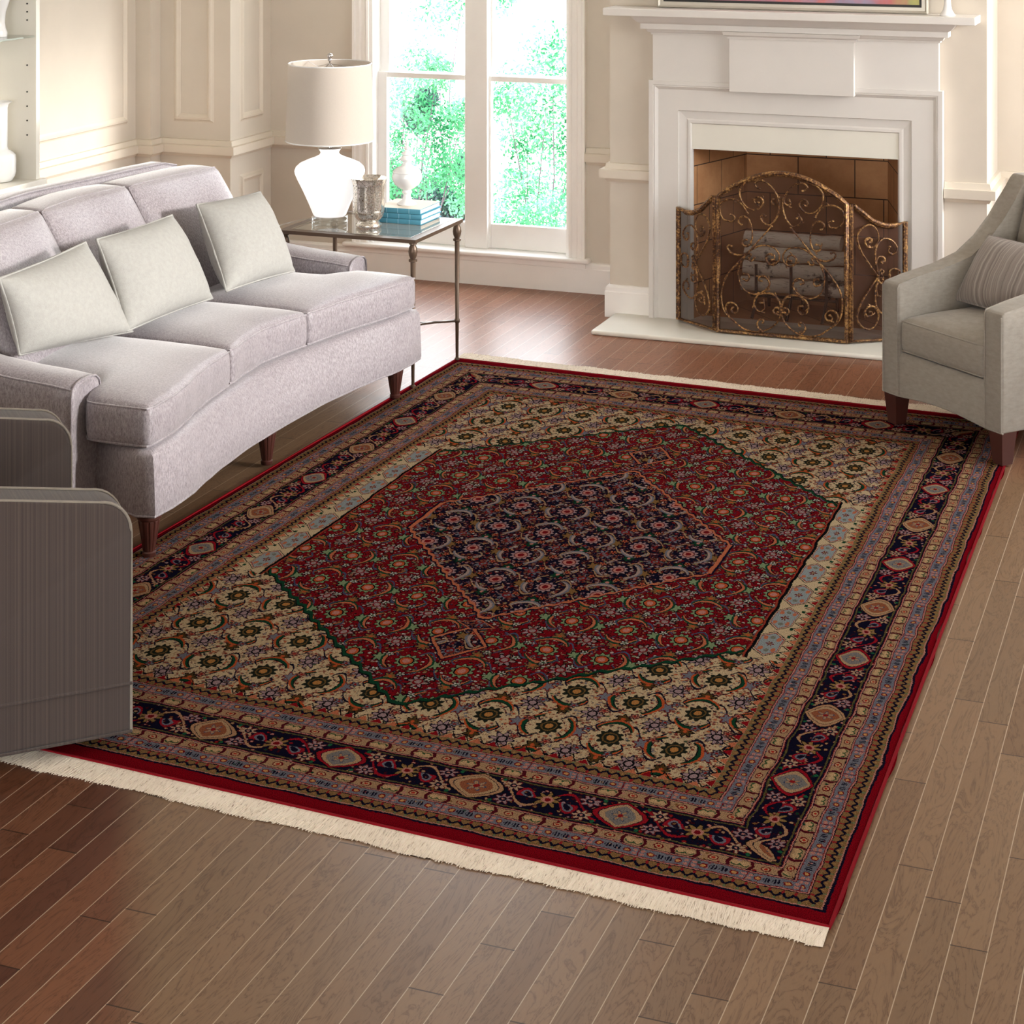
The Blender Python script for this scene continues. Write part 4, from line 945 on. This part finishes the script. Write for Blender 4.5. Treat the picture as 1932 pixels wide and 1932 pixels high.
for r,z in pr:
    for i in range(n): a=2*PI*i/n; vs.append((lx+r*math.cos(a),ly+r*math.sin(a),TZ+z))
for k in range(4):
    for i in range(n): fs.append((k*n+i,k*n+(i+1)%n,((k+1)%4)*n+(i+1)%n,((k+1)%4)*n+i))
b.add(vs,fs); sh=obj('lamp_shade',b,M['shade'],lamp,smooth=60)
for z,r in ((.741,.1925),(.386,.2045)):
    b=MB(); b.tube([(lx+r*math.cos(2*PI*i/48),ly+r*math.sin(2*PI*i/48),TZ+z) for i in range(48)],.003,6,closed=True); obj('rim_trim',b,M['ceramic'],sh,smooth=60)

b=MB(); b.tube(catmull([(lx-.07,ly+.03,TZ+.004),(lx-.12,ly+.02,TZ+.01),(lx-.165,ly-.05,TZ+.004),(lx-.18,ly-.16,TZ+.004),(lx-.175,ly-.235,TZ-.005),(lx-.17,ly-.24,.4),(lx-.17,ly-.22,.02)],6),.0028,6); obj('cord',b,M['acrylic'],lamp,smooth=60)
mxx,myy=-3.712,7.955
b=MB(); n=48; P=[(.050,0),(.058,.004),(.060,.016),(.050,.026),(.047,.032),(.056,.040),(.068,.055),(.074,.085),(.073,.16),(.075,.195),(.082,.218),(.088,.228),(.086,.229),(.079,.217),(.071,.19),(.070,.09),(.060,.06),(.001,.05)]
vs=[];fs=[]
for k,(r,z) in enumerate(P):
    for i in range(n):
        a=2*PI*i/n; f=1-.035*abs(math.cos(a*6)) if z>.06 and r>.071 else 1
        vs.append((mxx+r*f*math.cos(a),myy+r*f*math.sin(a),TZ+z))
for k in range(len(P)-1):
    for i in range(n): fs.append((k*n+i,k*n+(i+1)%n,(k+1)*n+(i+1)%n,(k+1)*n+i))
fs.append(tuple(range(n))[::-1]); b.add(vs,fs); tag(obj('candle_holder',b,M['mercury'],smooth=60),'mottled mercury glass candle holder in front of the lamp on the end table','candle holder')
names=['lowest of the three teal books on the end table','middle one of the three stacked teal books','topmost of the three teal books, under the white urn']
for i in range(3):
    z=TZ+i*.0242; ox=[.0,.004,-.002][i]; bx0,bx1,by0,by1=-3.735+ox,-3.508+ox,8.085,8.325-[0,.006,.0][i]
    t=thing('book','teal cloth-bound book, '+names[i],'book',(-3.62,8.2,z),0,'teal books stacked on the end table')
    b=MB(); b.box(bx0+.004,bx1-.004,by0+.005,by1-.004,z+.003,z+.0205); obj('pages',b,M['page'],t)
    b=MB(); b.box(bx0,bx1,by0,by1,z+.0003,z+.003); b.box(bx0,bx1,by0,by1,z+.0205,z+.0235); b.box(bx0,bx1,by0-.003,by0+.004,z+.0003,z+.0235,.002); obj('cover',b,M['book'] if i<3 else 0,t,smooth=40)
    for k in range(1,4):
        b=MB(); xx=bx0+(bx1-bx0)*(.25*k); b.box(xx-.0012,xx+.0012,by0-.0045,by0-.002,z+.001,z+.023); obj('spine_band',b,M['book_line'],t)
    if i==2:
        b=MB(); b.box(bx0,bx1,by0,by1,z+.0235,z+.0237); obj('cover_top_glare',b,M['page'],t)  # pale sheet stands in for overexposed daylight on the teal cover
uz=TZ+.0728
b=MB(); b.lathe([(.044,0),(.047,.004),(.040,.010),(.024,.022),(.018,.036),(.017,.050),(.024,.056),(.024,.062),(.018,.068),(.034,.078),(.058,.095),(.070,.120),(.071,.133),(.066,.148),(.0655,.150),(.067,.152),(.064,.158),(.050,.172),(.030,.180),(.021,.188),(.019,.200),(.030,.206),(.034,.214),(.028,.222),(.018,.230),(.026,.236),(.024,.242),(.012,.248),(.009,.256),(.015,.262),(.013,.270),(.006,.276),(.009,.284),(.006,.296),(.001,.318)],(-3.622,8.185,uz),40); tag(obj('finial_urn',b,M['ceramic'],smooth=50),'white glazed urn with pointed finial lid standing on the teal books','urn')
# ------------------------------------------------------------------ garden
b=MB(); b.box(-40,30,10.10,60,-1.35,-1.30); gm=flat('pale_gravel_lawn',lin(188,190,170),.9)
struct('ground',b,gm)
def m_leaf(name,c1,c2):
    m=MT(name); m.n.remove(m.b); v=m.tc('Object'); n=m.noise(v,3,2); r=m.ramp(n,[(.35,c1),(.65,c2)])
    d=m.node('ShaderNodeBsdfDiffuse'); t=m.node('ShaderNodeBsdfTranslucent'); m.link(r,d.inputs[0]); m.link(r,t.inputs[0]); mx=m.node('ShaderNodeMixShader'); mx.inputs[0].default_value=.35; m.link(d.outputs[0],mx.inputs[1]); m.link(t.outputs[0],mx.inputs[2]); m.link(mx.outputs[0],m.out.inputs[0]); return m.m
M['leaf']=m_leaf('shrub_leaf',lin(40,112,72),lin(124,200,150)); M['leafd']=m_leaf('dark_leaf',lin(84,74,92),lin(56,100,84)); M['bark']=flat('shrub_bark',lin(96,82,92),.9)
def shrub(loc,clusters,label,nl,seed,mat='leaf',size=.05,name='garden_shrub',cat='shrub'):
    rnd=random.Random(seed); t=thing(name,label,cat,loc); b=MB(); st=MB()
    for (dx,dy,dz,R) in clusters:
        st.tube([(loc[0],loc[1],loc[2]),(loc[0]+dx*.5+rnd.uniform(-.1,.1),loc[1]+dy*.5,loc[2]+dz*.55),(loc[0]+dx,loc[1]+dy,loc[2]+dz)],[.009,.006,.003],5)
        for k in range(nl):
            while True:
                q=Vector((rnd.uniform(-1,1),rnd.uniform(-1,1),rnd.uniform(-1,1)))
                if q.length<1: break
            q=q*R*(.55+.45*rnd.random()); p=Vector((loc[0]+dx,loc[1]+dy,loc[2]+dz))+q
            a=Vector((rnd.gauss(0,1),rnd.gauss(0,1),rnd.gauss(0,1))).normalized(); c=a.cross(Vector((rnd.gauss(0,1),rnd.gauss(0,1),rnd.gauss(0,1)))).normalized(); s=size*rnd.uniform(.6,1.3)
            b.add([p-a*s,p+c*s*.45,p+a*s,p-c*s*.45],[(0,1,2,3)])
    obj('stems',st,M['bark'],t); o=obj('foliage',b,M[mat],t); return t
SHL=(( (-6.3,14.4,-1.30),[(-.1,0,1.75,.30),(.15,.1,1.5,.30),(.4,0,1.2,.28),(.1,0,1.15,.30),(-.25,0,1.35,.28),(.42,0,1.62,.22),(.45,.1,.92,.25),(-.2,0,1.0,.25),(.2,0,1.95,.2)],'leafy green shrub outside the left window sash, behind the urn',950,1,'leaf',.020),
 ((-6.6,15.4,-1.30),[(.05,0,.72,.30),(-.1,0,1.45,.17),(-.02,0,1.62,.12),(.36,.0,1.02,.15),(-.35,0,.85,.25),(.3,0,.62,.2)],'dark shaded shrub low behind the left window sash',1300,2,'leafd',.026),
 ((-6.9,16.6,-1.30),[(-.1,0,2.3,.4),(.4,.2,2.5,.35),(.1,.2,2.8,.4),(-.3,0,1.8,.3)],'tall pale flowering shrub seen at the top of the left sash',520,3,'leaf',.024),
 ((-5.2,14.4,-1.30),[(.05,0,1.75,.35),(-.15,.1,1.45,.30),(.25,.1,1.35,.35),(.3,.1,1.0,.3),(-.15,0,1.05,.3),(.1,0,2.1,.35),(-.3,0,1.8,.3),(.45,0,1.75,.3)],'airy branched shrub outside the right window sash',900,4,'leaf',.021),
 ((-4.9,13.4,-1.30),[(.0,0,1.0,.22),(.2,0,1.05,.25),(-.3,0,.95,.22)],'low sprawling shrub outside the foot of the right sash',700,5,'leaf',.018))
for a_ in SHL: shrub(*a_)
# ------------------------------------------------------------------ camera, light
cam=bpy.data.cameras.new('camera'); co=bpy.data.objects.new('camera',cam); C.objects.link(co)
co.location=(0,0,2.3); co.rotation_euler=(PI/2,0,math.radians(20.72)); cam.sensor_width=36; cam.sensor_fit='HORIZONTAL'; cam.lens=3600/1932*36; cam.shift_y=-1207/1932; cam.clip_start=.05; cam.clip_end=300
S.camera=co
W=bpy.data.worlds.new('sky'); S.world=W; W.use_nodes=True
bg=W.node_tree.nodes['Background']; 
g=W.node_tree.nodes.new('ShaderNodeTexCoord'); sz=W.node_tree.nodes.new('ShaderNodeSeparateXYZ'); rm=W.node_tree.nodes.new('ShaderNodeValToRGB')
W.node_tree.links.new(g.outputs['Generated'],sz.inputs[0]); W.node_tree.links.new(sz.outputs[2],rm.inputs[0]); W.node_tree.links.new(rm.outputs[0],bg.inputs[0])
rm.color_ramp.elements[0].position=0; rm.color_ramp.elements[0].color=(1,.985,.96,1); rm.color_ramp.elements[1].position=.8; rm.color_ramp.elements[1].color=(.78,.88,1,1)
bg.inputs[1].default_value=7.5
sun=bpy.data.lights.new('sun','SUN'); so=bpy.data.objects.new('sun',sun); C.objects.link(so)
sv=Vector((.95,.05,.235)).normalized(); so.rotation_euler=sv.to_track_quat('Z','Y').to_euler(); so.location=(12,9,6); sun.energy=2.7; sun.angle=.09; sun.color=(1,.96,.9)
S.view_settings.view_transform='Standard'; S.view_settings.look='None'; S.view_settings.exposure=.48; S.view_settings.gamma=1
try: S.view_settings.use_curve_mapping=False
except Exception: pass
S.cycles.use_denoising=True
S.cycles.use_adaptive_sampling=True; S.cycles.adaptive_threshold=.015; S.cycles.max_bounces=9; S.cycles.diffuse_bounces=5; S.cycles.transparent_max_bounces=16; S.cycles.sample_clamp_indirect=6; S.cycles.caustics_reflective=False; S.cycles.caustics_refractive=False
